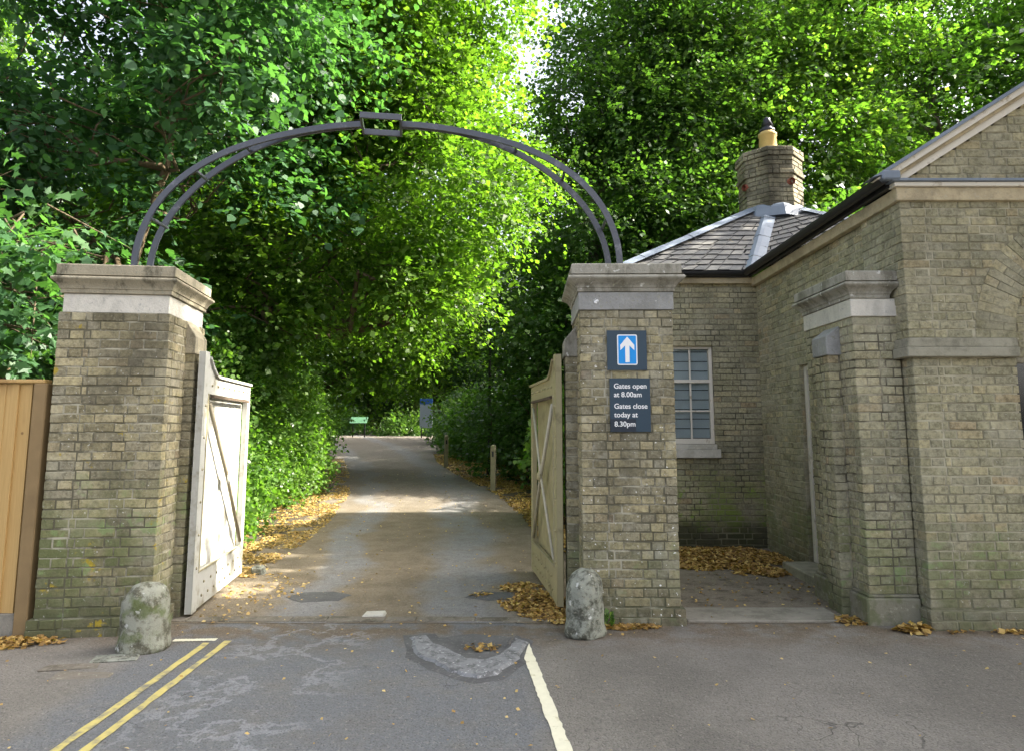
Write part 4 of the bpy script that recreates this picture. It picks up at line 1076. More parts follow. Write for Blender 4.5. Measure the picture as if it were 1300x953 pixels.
    def facet(P0, P1, A, name):
        n = (P1-P0).cross(A-P0).normalized(); mb = MB(); rows = 15
        for i in range(rows):
            t0, t1 = i/rows, min(1, (i+1.4)/rows)
            p0, p1 = P0.lerp(A, t0), P1.lerp(A, t0); q0, q1 = P0.lerp(A, t1), P1.lerp(A, t1)
            L = (p1-p0).length; w = .17/max(L, .01); s = -(i % 2)*.5*w
            while s < 1:
                s0, s1 = max(0, s+.004), min(1, s+w-.004); s += w*random.uniform(.9, 1.1)
                if s1-s0 < .01: continue
                j = (p0-q0)*random.uniform(-.03, .08)
                u0 = p0.lerp(p1, s0); u1 = p0.lerp(p1, s1)
                # project straight up the slope, limited to the facet
                v0 = q0.lerp(q1, s0); v1 = q0.lerp(q1, s1)
                a, b, c, d = u0+n*.024+j, u1+n*(.024+random.uniform(0, .004))+j, v1+n*.003, v0+n*.003
                mb.poly([a, b, c, d, a-n*.010, b-n*.010], [(0, 1, 2, 3), (4, 5, 1, 0)], random.random())
        mb.build(name, M['slate'], r)
        mb = MB(); mb.face([P0-n*.01, P1-n*.01, A-n*.01]); mb.build('roof_deck', M['dark_room'], r)
    facet(C2, C1, AP, 'slate_slope'); facet(C1, E, AP, 'slate_slope'); facet(C3, C2, AP, 'slate_slope')
    def hip(P, A, w, name, up=.035):
        d = (A-P); L = d.length; d.normalize(); s = d.cross(Vector((0, 0, 1))).normalized(); n = s.cross(d); mb = MB(); k = 7
        for i in range(k):
            a = P+d*L*i/k; b = P+d*(L*(i+1)/k-.012)
            z = up+.004*(i % 2)
            vs = []
            for p in (a, b): vs += [p-s*w-n*.03+n*.02, p-s*w*.35+n*z, p+n*(z+.018), p+s*w*.35+n*z, p+s*w-n*.03+n*.02]
            mb.poly(vs, [(j, j+1, j+6, j+5) for j in range(4)])
        mb.build(name, M['lead'], r)
    hip(C2+Vector((0, 0, .02)), AP, .11, 'hip_lead'); hip(C1+Vector((.0, 0, .02)), AP, .15, 'hip_lead'); hip(E, AP, .12, 'hip_lead')
    # ---- chimney: octagonal brick stack, corbel bands, buff pot with cowl
    ch = thing_part('chimney', r, (AP.x+.02, AP.y-.0, 0))
    RA = .50; zb_ = 4.78
    def octo(mb, R, z0_, nc, m=None):
        V = [(R*cos(radians(22.5+45*i)), R*sin(radians(22.5+45*i))) for i in range(8)]
        for i in range(8):
            A, B = V[i], V[(i+1) % 8]
            wall_face(mb, B, A, z0_, nc, n_sign=-1)
    mb = MB(); octo(mb, RA, zb_, 11); octo(mb, RA+.028, zb_+11*CH, 1); octo(mb, RA+.01, zb_+12*CH, 3); octo(mb, RA+.035, zb_+15*CH, 2); mb.build('stack', M['brick_chimney'], ch)
    mb = MB()
    pr = [(RA-.012, zb_-.4), (RA-.012, zb_+17*CH-.02), (RA-.02, zb_+17*CH+.02), (.2, zb_+17*CH+.07)]
    vs = []; F = []
    for R, z in pr: vs += [(R*cos(radians(22.5+45*i)), R*sin(radians(22.5+45*i)), z) for i in range(8)]
    for i in range(len(pr)-1):
        for k in range(8): F.append((i*8+k, i*8+(k+1) % 8, (i+1)*8+(k+1) % 8, (i+1)*8+k))
    F.append(tuple(range((len(pr)-1)*8, len(pr)*8))); mb.poly(vs, F); mb.build('mortar_core', M['mortar_dark'], ch)
    mb = MB(); mb.lathe([(.60, 4.90), (.54, 5.06), (.515, 5.10), (.495, 5.12)], 8); mb.build('lead_apron', M['lead'], ch)
    zt_ = zb_+17*CH+.05
    mb = MB(); mb.lathe([(.155, zt_-.03), (.15, zt_+.02), (.135, zt_+.30), (.15, zt_+.315), (.15, zt_+.35), (.125, zt_+.37), (.12, zt_+.385)], 24); mb.build('chimney_pot', M['terracotta'], ch, smooth=True)
    mb = MB(); mb.lathe([(.12, zt_+.38), (.125, zt_+.43), (.085, zt_+.44), (.075, zt_+.49), (.10, zt_+.50), (.055, zt_+.60), (.06, zt_+.62), (.02, zt_+.65)], 20); mb.build('cowl', M['cowl'], ch, smooth=True)
    for a in (-72, -160):
        x, y = (RA-.03)*cos(radians(a)), (RA-.03)*sin(radians(a)); mb = MB()
        mb.tube([(x*.9, y*.9, zb_+9.2*CH), (x*1.13, y*1.13, zb_+9.2*CH)], .055, 14, cap=False); mb.tube([(x*1.13, y*1.13, zb_+9.2*CH), (x*.9, y*.9, zb_+9.2*CH)], .042, 14, cap=False)
        mb.build('vent_pipe', M['clay_pipe'], ch)
def thing_part(name, parent, loc=(0, 0, 0)):
    o = bpy.data.objects.new(name, None); COL.objects.link(o); o.parent = parent; o.location = loc; o.empty_display_size = .1
    return o
lodge()

# ------------------------------------------------------------------ signs on the right pier
def text(body, x, z, size, parent, m, y=-.0105, bold=.006, name='lettering'):
    cu = bpy.data.curves.new('t', 'FONT'); cu.body = body; cu.size = size; cu.extrude = .001; cu.offset = bold*size*2.2; cu.space_character = 1.0
    to = bpy.data.objects.new('t', cu); COL.objects.link(to)
    bpy.context.view_layer.update()
    me = bpy.data.meshes.new_from_object(to.evaluated_get(bpy.context.evaluated_depsgraph_get())); bpy.data.objects.remove(to)
    me.name = name; me.materials.clear(); me.materials.append(m)
    o = bpy.data.objects.new(name, me); COL.objects.link(o); o.parent = parent; o.location = (x, y, z); o.rotation_euler = (radians(90), 0, 0)
    return o
def rrect(w, h, rad, n=5):
    P = []
    for cx, cz, a0 in ((w/2-rad, h/2-rad, 0), (-w/2+rad, h/2-rad, 90), (-w/2+rad, -h/2+rad, 180), (w/2-rad, -h/2+rad, 270)):
        for i in range(n+1): a = radians(a0+90*i/n); P.append((cx+rad*cos(a), cz+rad*sin(a)))
    return P
def plate(P, y0, y1, name, m, parent, loc=(0, 0, 0)):
    k = len(P); vs = [(x, y0, z) for x, z in P]+[(x, y1, z) for x, z in P]
    mb = MB(); mb.poly(vs, [tuple(range(k))[::-1], tuple(range(k, 2*k))]+[(i, (i+1) % k, k+(i+1) % k, k+i) for i in range(k)])
    o = mb.build(name, m, parent); o.location = loc; return o
s1 = thing('direction_sign', 'square navy sign with a white up arrow on a blue panel', 'sign', (.987, 5.836, 2.26), 0)
plate([(-.17, -.17), (.17, -.17), (.17, .17), (-.17, .17)][::-1], -.010, .010, 'back_panel', M['navy'], s1)
plate(rrect(.172, .262, .014)[::-1], -.0135, -.0095, 'white_border', M['sign_white'], s1, (.002, 0, .003))
plate(rrect(.152, .242, .008)[::-1], -.0155, -.013, 'blue_panel', M['sign_blue'], s1, (.002, 0, .003))
AR = [(.018, -.108), (.018, .035), (.060, -.005), (.060, .040), (.0, .112), (-.060, .040), (-.060, -.005), (-.018, .035), (-.018, -.108)]
plate(AR[::-1], -.0175, -.015, 'arrow', M['sign_white'], s1, (.002, 0, .003))
s2 = thing('notice_sign', 'tall navy sign giving gate opening and closing times', 'sign', (1.005, 5.836, 1.795), radians(0))
plate([(-.172, -.226), (.172, -.226), (.172, .226), (-.172, .226)][::-1], -.009, .010, 'back_panel', M['navy'], s2)
plate([(-.170, -.222), (.045, -.222), (.045, -.118), (-.170, -.118)][::-1], -.012, -.0085, 'time_panel', M['patch_dark'], s2)
for body, z in (('Gates open', .140), ('at 8.00am', .068), ('Gates close', -.030), ('today at', -.102), ('8.30pm', -.180)):
    text(body, -.138, z, .0605, s2, M['sign_white'], y=-.0128 if body == '8.30pm' else -.0098, name='lettering')
# white splash of paint on the frieze: part of the pier
mb = MB(); mb.lathe([(.022, 0), (.021, .0015), (.015, .002)], 14, jit=.12); o = mb.build('paint_splash', M['sign_white'], piR); o.location = (.14, -.0125, 2.69); o.rotation_euler = (radians(90), 0, 0)

# ------------------------------------------------------------------ small things along the drive
def post(label, x, y, h, m, seed):
    random.seed(seed); z = gh(y)
    r = thing('wooden_post', label, 'post', (x, y, z), random.uniform(-.3, .3))
    mb = MB(); mb.box(-.055, .055, -.05, .05, -.06, h-.03, c=.008, j=.003)
    mb.poly([(-.055, -.05, h-.03), (.055, -.05, h-.03), (.055, .05, h-.03), (-.055, .05, h-.03), (-.02, 0, h), (.02, 0, h)], [(0, 1, 5, 4), (1, 2, 5), (2, 3, 4, 5), (3, 0, 4)])
    mb.build('shaft', m, r); mb = MB(); mb.box(-.022, .022, -.056, -.045, h-.27, h-.15, c=.004); mb.build('metal_plate', M['cowl'], r)
post('grey wooden bollard post nearest the cream gate in the leaf litter', -.42, 15.5, 1.02, M['post_wood'], 1)
post('slimmer wooden post further up the drive edge, leaning over litter', -2.0, 21.0, .98, M['post_wood'], 2)
def lamp():
    x, y = -.62, 19.0; z = gh(y)
    r = thing('street_lamp', 'tall dark lamp post rising among the shrubs right of the drive', 'lamp post', (x, y, z))
    mb = MB(); mb.lathe([(.09, 0), (.09, .25), (.06, .32), (.045, .4), (.035, 3.9)], 12); mb.build('pole', M['black_gutter'], r, smooth=False)
    mb = MB(); mb.lathe([(.05, 3.9), (.12, 3.98), (.13, 4.0), (.17, 4.42)], 6); mb.build('lantern', M['glass'], r)
    mb = MB(); mb.lathe([(.21, 4.42), (.12, 4.55), (.05, 4.6), (.03, 4.72), (.005, 4.78)], 6); mb.build('lantern_roof', M['black_gutter'], r)
    for k in range(6):
        a = 2*pi*k/6; mb = MB(); mb.tube([(.13*cos(a), .13*sin(a), 3.98), (.172*cos(a), .172*sin(a), 4.43)], .009, 5); mb.build('lantern_bar', M['black_gutter'], r)
lamp()
def info_board(x, y, label, w, h, zc_, m, tilt, name='information_board'):
    z = gh(y); r = thing(name, label, 'sign board', (x, y, z))
    for s in (-1, 1):
        mb = MB(); mb.box(s*w*.35-.03, s*w*.35+.03, 0.02, .08, 0, zc_, c=.004); mb.build('leg', M['black_gutter'], r)
    mb = MB(); mb.box(-w/2, w/2, -.02, .02, -h/2, h/2, c=.005); o = mb.build('panel', m, r); o.location = (0, 0, zc_); o.rotation_euler.x = -tilt
info_board(-8.6, 38.6, 'low green tilted information board at the far bend of the drive', .95, .55, .95, M['green_board'], .9)
info_board(-4.75, 38.0, 'pale notice board with blue top beyond the shrubs at the bend', .7, 1.3, 1.2, M['pale_board'], 0, 'notice_board')
mb = MB(); mb.box(-.35, .35, -.03, .03, -.15, .15, c=.005)
nb = [o for o in COL.objects if o.name.startswith('notice_board')][0]
o = mb.build('header', M['blue_board'], nb); o.location = (0, -.002, 2.0)
#LITTER
# ------------------------------------------------------------------ fallen leaves
def litter(name, label, cat, region, n, size, m, zf=None, pile=0, seed=1, kind='stuff', extra=0.012):
    """region(rng,n)-> xy points; leaves lie on the ground, deeper towards the middle of a pile"""
    rng = np.random.default_rng(seed); XY, depth = region(rng, n); n = len(XY)
    g = np.array([gh(float(y)) for y in XY[:, 1]])
    Z = g+extra+depth*pile*rng.random(n)
    P = np.column_stack([XY, Z]); a = rng.random(n)*2*pi
    D = np.column_stack([np.cos(a), np.sin(a), rng.normal(size=n)*.18]); N_ = np.column_stack([rng.normal(size=(n, 2))*.45, np.ones(n)])
    S = size*(.5+rng.random(n)); T = np.clip(rng.beta(1.6, 1.6, n), 0, 1)
    o = leaf_mesh(name, P, D, N_, S, m, T); tag(o, label, cat, None, kind); return o
def strip_region(fl, fr, y0, y1, bias=1.0, dens=None):
    def f(rng, n):
        y = y0+(y1-y0)*rng.random(n)**1.3; t = rng.random(n)**bias
        x = np.array([fl(v) for v in y])*(1-t)+np.array([fr(v) for v in y])*t
        P = np.column_stack([x, y]); g = smoothnoise(np.column_stack([P, np.zeros(n)]), .45, 4)*.6+smoothnoise(np.column_stack([P, np.zeros(n)]), .13, 8)*.4
        k = g > .40; return P[k], np.clip(g[k]-.35, 0, 1)
    return f
def blob_region(cx, cy, rx, ry, rot=0, pw=.5):
    def f(rng, n):
        a = rng.random(n)*2*pi; r = rng.random(n)**pw
        x, y = rx*r*np.cos(a), ry*r*np.sin(a)
        P = np.column_stack([cx+x*cos(rot)-y*sin(rot), cy+x*sin(rot)+y*cos(rot)])
        g = smoothnoise(np.column_stack([P, np.zeros(n)]), .22, 6)
        k = g+.75*(1-r)-.30*rng.random(n) > .42; return P[k], np.clip(1-r[k], 0, 1)**1.5
    return f
litter('leaf_litter', 'band of golden fallen leaves along the left edge of the drive', 'fallen leaves', strip_region(lambda y: dl(y)-.9, lambda y: dl(y)+.45, 7.6, 24), 24000, .036, M['litter_pale'], pile=.04, seed=1)
litter('leaf_litter', 'wide bed of golden leaves round the wooden posts right of the drive', 'fallen leaves', strip_region(lambda y: dr(y)-.15, lambda y: dr(y)+2.6, 9.0, 27), 80000, .042, M['litter'], pile=.04, seed=2)
litter('leaf_litter', 'heap of orange leaves drifted against the rear wall of the lodge', 'fallen leaves', blob_region(2.45, 8.65, 1.0, .75, -.1, .6), 12000, .040, M['litter'], pile=.09, seed=3)
litter('leaf_litter', 'thin tail of orange leaves below the lodge door', 'fallen leaves', blob_region(2.75, 7.9, .35, .28, 0, .5), 900, .055, M['litter'], pile=.03, seed=33)
litter('leaf_litter', 'brown and orange leaves heaped at the foot of the cream gate', 'fallen leaves', blob_region(.22, 6.6, .34, .75, .25), 3200, .04, M['litter'], pile=.07, seed=4)
litter('leaf_litter', 'few orange leaves along the foot of the signed pier', 'fallen leaves', blob_region(.98, 5.76, .40, .055), 330, .045, M['litter'], pile=.02, seed=5)
litter('leaf_litter', 'leaves caught between the narrow pier and the lodge corner', 'fallen leaves', blob_region(3.22, 5.68, .16, .10), 260, .055, M['litter'], pile=.07, seed=6)
litter('leaf_litter', 'brown leaves along the lodge plinth', 'fallen leaves', blob_region(4.6, 5.62, 1.3, .05), 700, .045, M['litter'], pile=.02, seed=7)
litter('leaf_litter', 'leaves in front of the narrow pier buttress', 'fallen leaves', blob_region(2.80, 5.95, .22, .12), 250, .045, M['litter'], pile=.02, seed=71)
litter('leaf_litter', 'leaves at the foot of the mossy pier and timber fence', 'fallen leaves', blob_region(-3.75, 5.36, .4, .13), 420, .045, M['litter'], pile=.04, seed=8)
litter('leaf_litter', 'sparse leaves inside the left gate', 'fallen leaves', blob_region(-2.45, 6.9, .45, 1.0), 300, .032, M['litter_pale'], seed=9)
litter('leaf_litter', 'leaves caught in the small pothole on the drive', 'fallen leaves', blob_region(-.28, 6.85, .13, .1), 70, .045, M['litter'], seed=12)
litter('leaf_litter', 'leaves lying in the hollow of the broken asphalt', 'fallen leaves', blob_region(-.22, 5.25, .13, .1), 50, .04, M['litter'], seed=13, extra=.015)
def scatter(rng, n):
    return np.column_stack([rng.uniform(-5, 6, n), rng.uniform(3.4, 6.0, n)]), np.zeros(n)
litter('leaf_litter', 'scattered pale leaf bits over the road surface', 'fallen leaves', scatter, 320, .022, M['litter_pale'], seed=10)
def scatter2(rng, n):
    y = rng.uniform(6, 20, n); x = np.array([dl(v) for v in y])+(np.array([dr(v)-dl(v) for v in y]))*rng.random(n)
    return np.column_stack([x, y]), np.zeros(n)
litter('leaf_litter', 'scattered leaf bits over the drive', 'fallen leaves', scatter2, 700, .026, M['litter_pale'], seed=11)
def scatter3(rng, n):
    return np.column_stack([rng.uniform(1.45, 3.2, n), 6.0+2.6*rng.random(n)**.8]), np.zeros(n)
litter('leaf_litter', 'thin scatter of leaf bits over the earth of the side entry', 'fallen leaves', scatter3, 420, .026, M['litter'], seed=14)
# a weed at the pier foot
rng = np.random.default_rng(5); n = 34; a = rng.random(n)*2*pi
P = np.column_stack([.02*np.cos(a), .015*np.sin(a)-.01, .015+.09*rng.random(n)]); D = np.column_stack([np.cos(a), np.sin(a)*.6-.2, .5+rng.random(n)*.6])
o = leaf_mesh('weed', P, D, np.tile([0, -.6, .6], (n, 1))+rng.normal(size=(n, 3))*.2, .022+.03*rng.random(n), M['leaf_ivy'], rng.random(n)); o.location = (.78, 5.80, 0); tag(o, 'tiny green weed at the foot of the signed pier', 'weed')
#TREES
# ------------------------------------------------------------------ trees and shrubs
def T3(pts): return [tuple(p) for p in pts]
# 1 near tree over the fence and left pier (top left)
tree('maple_tree', 'near dark tree with forked brown limbs filling the top left corner', (-5.5, 8.9, gh(8.9)),
     [(-5.5, 8.9, .0, .11), (-5.3, 8.8, 1.8, .09), (-5.05, 8.75, 3.4, .07), (-4.85, 8.75, 4.2, .058), (-4.62, 8.75, 5.0, .05), (-4.55, 8.8, 5.9, .036), (-4.48, 8.8, 7.0, .02)],
     [(-6.2, 9.5, 4.6, 2.2, 1.3, 1.2), (-4.8, 10.2, 5.6, 2.2, 1.4, 1.5), (-4.3, 8.4, 7.3, 2.0, 1.5, .9), (-6.4, 8.2, 5.4, 1.2, .8, 1.0), (-3.9, 8.0, 5.9, .9, .6, .7), (-8.2, 9.2, 8.2, 2.2, 1.8, 1.6), (-5.4, 10.4, 4.0, 1.6, 1.0, 1.2), (-7.6, 9.0, 6.6, 2.4, 2.2, 1.8), (-7.6, 8.4, 3.2, 1.8, 1.5, 1.2), (-3.6, 9.4, 7.9, 2.2, 2, 1.3), (-6, 9.4, 8.6, 2.6, 2.4, 1.6), (-8.8, 9.5, 4.8, 2, 2, 2)],
     9000, M['leaf_near'], M['twig'], 101, leaf=.10, per=15, length=.75, gscale=1.4, gap=.48, shape=HEXL, base_tint=.25)
tree('maple_tree', 'low maple whose big pale leaves hang beside the mossy pier cap', (-6.4, 6.9, 0),
     [(-6.4, 6.9, 0, .12), (-6.3, 6.85, 1.2, .09), (-6.1, 6.8, 2.4, .06), (-5.8, 6.8, 3.2, .04)],
     [(-5.5, 6.7, 3.0, 1.3, .6, .65), (-5.0, 6.6, 3.45, .9, .5, .35), (-6.6, 6.4, 2.6, .9, .7, .8), (-6.4, 6.7, 3.9, 1.0, .7, .5)],
     430, M['leaf_near'], M['bark'], 102, leaf=.125, per=12, length=.6, gap=.38, shape=MAPLE, base_tint=.42, twigs=200, limb_r=.04)
# 2 lime over the drive
tree('lime_tree', 'bright lime tree with leafy crown arching above the left gate', (-5.3, 13.5, gh(13.5)),
     [(-5.3, 13.5, 0, .26), (-5.2, 13.5, 1.8, .21), (-4.9, 13.4, 3.4, .17), (-4.5, 13.3, 5.0, .13), (-4.1, 13.2, 7.0, .09), (-4.0, 13.2, 9.0, .06)],
     [(-3.4, 12.0, 5.0, 2.4, 1.8, 1.4), (-1.6, 12.2, 6.2, 2.2, 1.8, 1.5), (-3.4, 12.4, 7.8, 2.8, 2.2, 1.7), (-2.0, 12.6, 8.4, 1.4, 1.6, 1.6), (-2.0, 13.2, 4.2, 1.9, 1.5, 1.0), (-5.4, 12.6, 6.4, 2.2, 2, 2), (-2.6, 12.6, 10.0, 3, 2.4, 1.6), (-2.4, 11.6, 4.0, 1.5, .9, .7), (-4.2, 11.2, 3.6, 1.3, .9, .8)],
     13500, M['leaf_lime'], M['bark'], 103, leaf=.10, per=16, length=.8, gscale=1.5, gap=.53, base_tint=.5)
tree('lime_tree', 'paler lime further up the drive behind the bright crown', (-7.2, 19.5, gh(19.5)),
     [(-7.2, 19.5, 0, .28), (-7.0, 19.5, 2.5, .22), (-6.7, 19.5, 5, .16), (-6.4, 19.4, 8, .1)],
     [(-5.2, 18.5, 5.0, 2.6, 2, 1.6), (-3.4, 19.0, 6.4, 2.2, 2, 1.6), (-7, 18.5, 6.6, 3, 2.4, 2.2), (-4.6, 19, 8.8, 3.2, 2.4, 2), (-2.6, 20, 4.4, 1.8, 1.6, 1.2), (-8.5, 19, 10, 3, 2.6, 2.2), (-4.6, 20, 3.3, 1.5, 1.5, .8), (-.8, 20.8, 8.4, 1.8, 1.6, 1.7), (.3, 21.2, 11.0, 1.6, 1.5, 1.4), (-1.6, 20.6, 11.2, 1.8, 1.6, 1.6)],
     8500, M['leaf_lime'], M['bark'], 104, leaf=.13, per=14, length=.9, gap=.44, base_tint=.5, twigs=0)
# 3 dark tree right of centre
tree('beech_tree', 'tall dark tree standing left of the lodge roof behind the signed pier', (2.4, 18.2, gh(18)),
     [(2.4, 18.2, 0, .34), (2.4, 18.2, 2.5, .28), (2.3, 18.1, 5, .22), (2.2, 18, 8, .15), (2.1, 18, 11, .09)],
     [(1.4, 17.2, 4.2, 1.8, 1.6, 1.6), (3.2, 17.2, 4.6, 2.0, 1.7, 1.8), (2.4, 17.2, 6.8, 1.9, 1.9, 1.8), (1.1, 17.4, 8.8, 1.2, 1.3, 1.2), (1.9, 17.4, 10.4, 1.0, 1.2, 1.0), (3.9, 18, 14.6, 2.3, 2, 1.3), (5.4, 17.6, 12.6, 1.6, 1.6, 1.4), (4.4, 17.4, 7.2, 2.2, 1.9, 1.9), (3.6, 17.6, 9.6, 1.9, 1.9, 1.7), (4.6, 18, 10.4, 2.4, 2.1, 1.8), (3.3, 18, 12.4, 2.2, 2, 1.5), (2.4, 17.4, 2.6, 1.8, 1.4, 1.4), (4.8, 17.2, 4.4, 1.7, 1.6, 1.6)],
     13000, M['leaf_dark'], M['bark_grey'], 105, leaf=.12, per=14, length=.9, gscale=1.5, gap=.43, base_tint=.5)
# 4 bright trees behind the lodge
tree('plane_tree', 'bright green tree rising directly behind the round chimney', (7.6, 19.0, gh(19)),
     [(7.6, 19, 0, .36), (7.6, 19, 3, .3), (7.7, 19, 6, .22), (7.8, 18.9, 9, .15), (7.9, 18.9, 12, .09)],
     [(6.6, 18, 5.6, 2.2, 1.8, 1.8), (8.4, 18, 6.4, 2.2, 1.8, 1.6), (6.4, 18, 8.6, 2.4, 2, 1.8), (8.8, 18.2, 9.4, 2.4, 2, 1.7), (7.2, 18.4, 11.6, 2.6, 2.2, 1.6), (5.8, 18, 4, 1.8, 1.6, 1.5), (9.4, 18.6, 12.2, 2.2, 2, 1.5), (6.8, 18.6, 14.4, 2.4, 2, 1.4), (9.6, 18.6, 15.0, 2.4, 2, 1.4)],
     9500, M['leaf_plane'], M['bark_grey'], 106, leaf=.135, per=14, length=.9, gscale=1.6, gap=.47, base_tint=.6)
tree('plane_tree', 'grey-limbed spreading tree above the pediment at the top right', (13.2, 19.5, gh(19)),
     [(13.2, 19.5, 0, .42), (13.1, 19.5, 3, .34), (13.0, 19.4, 6, .27), (12.6, 19.3, 9, .2), (12.4, 19.2, 12, .13)],
     [(11.4, 18.6, 8.0, 2.2, 1.9, 1.5), (13.6, 18.4, 8.8, 2.6, 2, 1.5), (11.6, 18.6, 11.0, 2.4, 2, 1.5), (14.6, 18.6, 11.8, 2.6, 2.2, 1.6), (16.2, 18.6, 9.4, 2.2, 2, 1.8), (12.6, 19, 13.6, 2.8, 2.2, 1.5), (11.4, 18.8, 5.8, 2.0, 1.7, 1.5), (14.4, 18.8, 6.4, 2.0, 1.8, 1.4), (15.2, 19, 14.4, 2.8, 2.2, 1.5), (11.8, 19, 15.8, 2.6, 2.2, 1.4), (17.6, 18.6, 12.6, 2.2, 2, 1.8)],
     9000, M['leaf_plane'], M['bark_grey'], 107, leaf=.145, per=14, length=.95, gscale=1.6, gap=.48, base_tint=.42)
# 5 unseen trees added east of the lodge to shade the gateway and foreground
tree('beech_tree', 'broad unseen tree added east of the lodge to shade the gateway', (11.5, 7.6, 0),
     [(11.5, 7.6, 0, .4), (11.5, 7.6, 4, .3), (11.5, 7.6, 9, .16)],
     [(11.0, 6.2, 7.4, 2.6, 2.0, 2.6), (11.0, 9.0, 7.9, 2.4, 1.6, 2.6), (11.2, 7.6, 6.0, 2.6, 2.6, 2.4), (11.4, 5.2, 12.2, 2.4, 1.15, 3.0)],
     3600, M['leaf_dark'], M['bark_grey'], 108, leaf=.24, per=12, length=.9, gap=.22, shell=.6, twigs=0)
tree('beech_tree', 'very tall unseen tree added east of the road to shade the foreground', (12.5, 1.5, 0),
     [(12.5, 1.5, 0, .5), (12.5, 1.5, 6, .36), (12.5, 1.5, 14, .16)],
     [(12, 2.9, 10, 3.4, 3.0, 4.4), (12, -1.5, 10, 3.4, 3.2, 4.4), (12, 2.7, 14.5, 3.4, 3.2, 3.5), (12, -5, 9, 3.4, 3.2, 4.4)],
     5200, M['leaf_dark'], M['bark_grey'], 109, leaf=.30, per=12, length=1.0, gap=.2, shell=.6, twigs=0)
tree('shade_tree', 'dark bushy tree added behind the lodge roof to shade the drive', (6.9, 13.6, gh(13.6)),  # added tree: keeps the sun off the right half of the drive
     [(6.9, 13.6, 0, .25), (6.9, 13.6, 2, .2), (6.9, 13.6, 4.6, .1)],
     [(6.9, 12.6, 4.2, 1.5, 1.3, 2.0), (7.2, 14.2, 4.4, 1.6, 1.4, 2.1), (7.0, 15.6, 4.6, 1.4, 1.2, 2.3), (6.8, 11.6, 3.7, 1.3, 1.0, 1.9)],
     3800, M['leaf_dark'], M['bark'], 110, leaf=.11, per=14, length=.6, gap=.22, shell=.6, twigs=100)
tree('beech_tree', 'slender dark tree added right of the drive to shade its far stretch', (5.0, 22.8, gh(22.8)),  # put in to shade out the sun bands on the far drive
     [(5, 22.8, 0, .2), (5, 22.8, 3, .16), (5, 22.8, 7, .08)],
     [(4.6, 22, 3.2, 1.7, 1.6, 1.7), (5.4, 23.2, 5.2, 1.9, 1.8, 1.7), (4.8, 21.6, 7.0, 1.7, 1.6, 1.7), (5.2, 23.4, 8.2, 1.7, 1.6, 1.6)],
     2400, M['leaf_dark'], M['bark'], 111, leaf=.16, per=13, length=.8, gap=.3, twigs=60)
# 6 hedge and shrubs along the drive
shrub('ivy_bush', 'sunlit glossy green bush spilling over leaf litter beside the white gate', (-5.1, 10.8, gh(10.8)),
      [(-4.35, 10.3, .8, .65, 1.0, .8), (-4.5, 11.6, 1.4, .75, 1.2, 1.2), (-4.9, 10.2, 1.6, .9, 1.2, 1.2), (-4.45, 13.2, 1.4, .75, 1.3, 1.3), (-4.15, 9.5, .5, .45, .8, .5), (-4.9, 11.6, 2.6, .9, 1.3, .8), (-4.7, 15.0, 1.5, .7, 1.2, 1.5), (-5.2, 13.4, 2.8, .9, 1.3, .8)],
      6200, M['leaf_ivy'], 201, leaf=.06, per=14, length=.36, gap=.30, base_tint=.6, shape=HEXL)
shrub('ivy_bush', 'darker bush with hanging ivy behind the sunlit one', (-5.9, 15, gh(15)),
      [(-5.5, 16.6, 1.6, .8, 1.4, 1.6), (-6.1, 18.2, 1.8, .9, 1.6, 1.7), (-5.6, 16.6, 3.4, 1.2, 1.4, 1.0), (-7.3, 20.5, 1.8, 1.1, 1.8, 1.7)],
      2400, M['leaf_dark'], 202, leaf=.09, per=13, length=.45, gap=.3, base_tint=.5)
shrub('holly_bush', 'dark shrub mass beside the cream gate and lamp post', (1.9, 17, gh(17)),
      [(1.7, 15.2, 1.2, 1.3, 1.2, 1.2), (2.4, 13.6, 1.0, 1.2, 1.2, 1.1), (1.4, 17, 1.6, 1.5, 1.4, 1.5), (2.8, 15.6, 2.2, 1.5, 1.4, 1.5), (.6, 17.5, 1.6, .9, .9, 1.1), (-.25, 18.2, 1.3, .75, .7, 1.4)],
      3600, M['leaf_holly'], 203, leaf=.10, per=13, length=.45, gap=.3, base_tint=.45)
shrub('laurel_bush', 'bright leaved shrub seen just over the cream gate', (.95, 11.2, gh(11.2)),
      [(1.0, 11.2, 1.4, .55, .6, .95), (1.2, 11.8, .8, .6, .6, .7)], 420, M['leaf_ivy'], 207, leaf=.10, per=12, length=.35, gap=.3, base_tint=.75, shape=HEXL)
shrub('holly_bush', 'rounded dark green shrub behind the further wooden post', (-1.6, 25, gh(25)),
      [(-1.2, 24.6, 1.3, 1.1, 1.2, 1.4), (-.1, 23.4, 1.5, 1.4, 1.4, 1.6), (-1.6, 27.5, 1.6, 1.2, 1.4, 1.6), (-2.6, 33, 1.6, 1.2, 1.4, 1.6), (.6, 21.6, 1.5, 1.2, 1.2, 1.5)],
      3000, M['leaf_holly'], 204, leaf=.13, per=12, length=.5, gap=.28, base_tint=.6)
shrub('laurel_bush', 'pale green shrub in sunlight at the far end of the drive', (-6.6, 41, gh(41)),
      [(-6.4, 41, 1.2, 1.5, 1.2, 1.3), (-4.9, 41.2, 1.0, 1.0, 1.1, 1.2), (-7.9, 41.2, .7, .9, 1, .7)], 1300, M['leaf_holly'], 205, leaf=.14, per=12, length=.5, gap=.3, base_tint=.75)
shrub('holly_bush', 'low dark shrub behind the green information board', (-11.5, 42, gh(42)),
      [(-10.6, 42, 1.3, 1.8, 1.3, 1.5), (-13, 41.6, 1.6, 1.8, 1.5, 1.8)], 1300, M['leaf_holly'], 206, leaf=.18, per=12, length=.6, gap=.26, base_tint=.4)
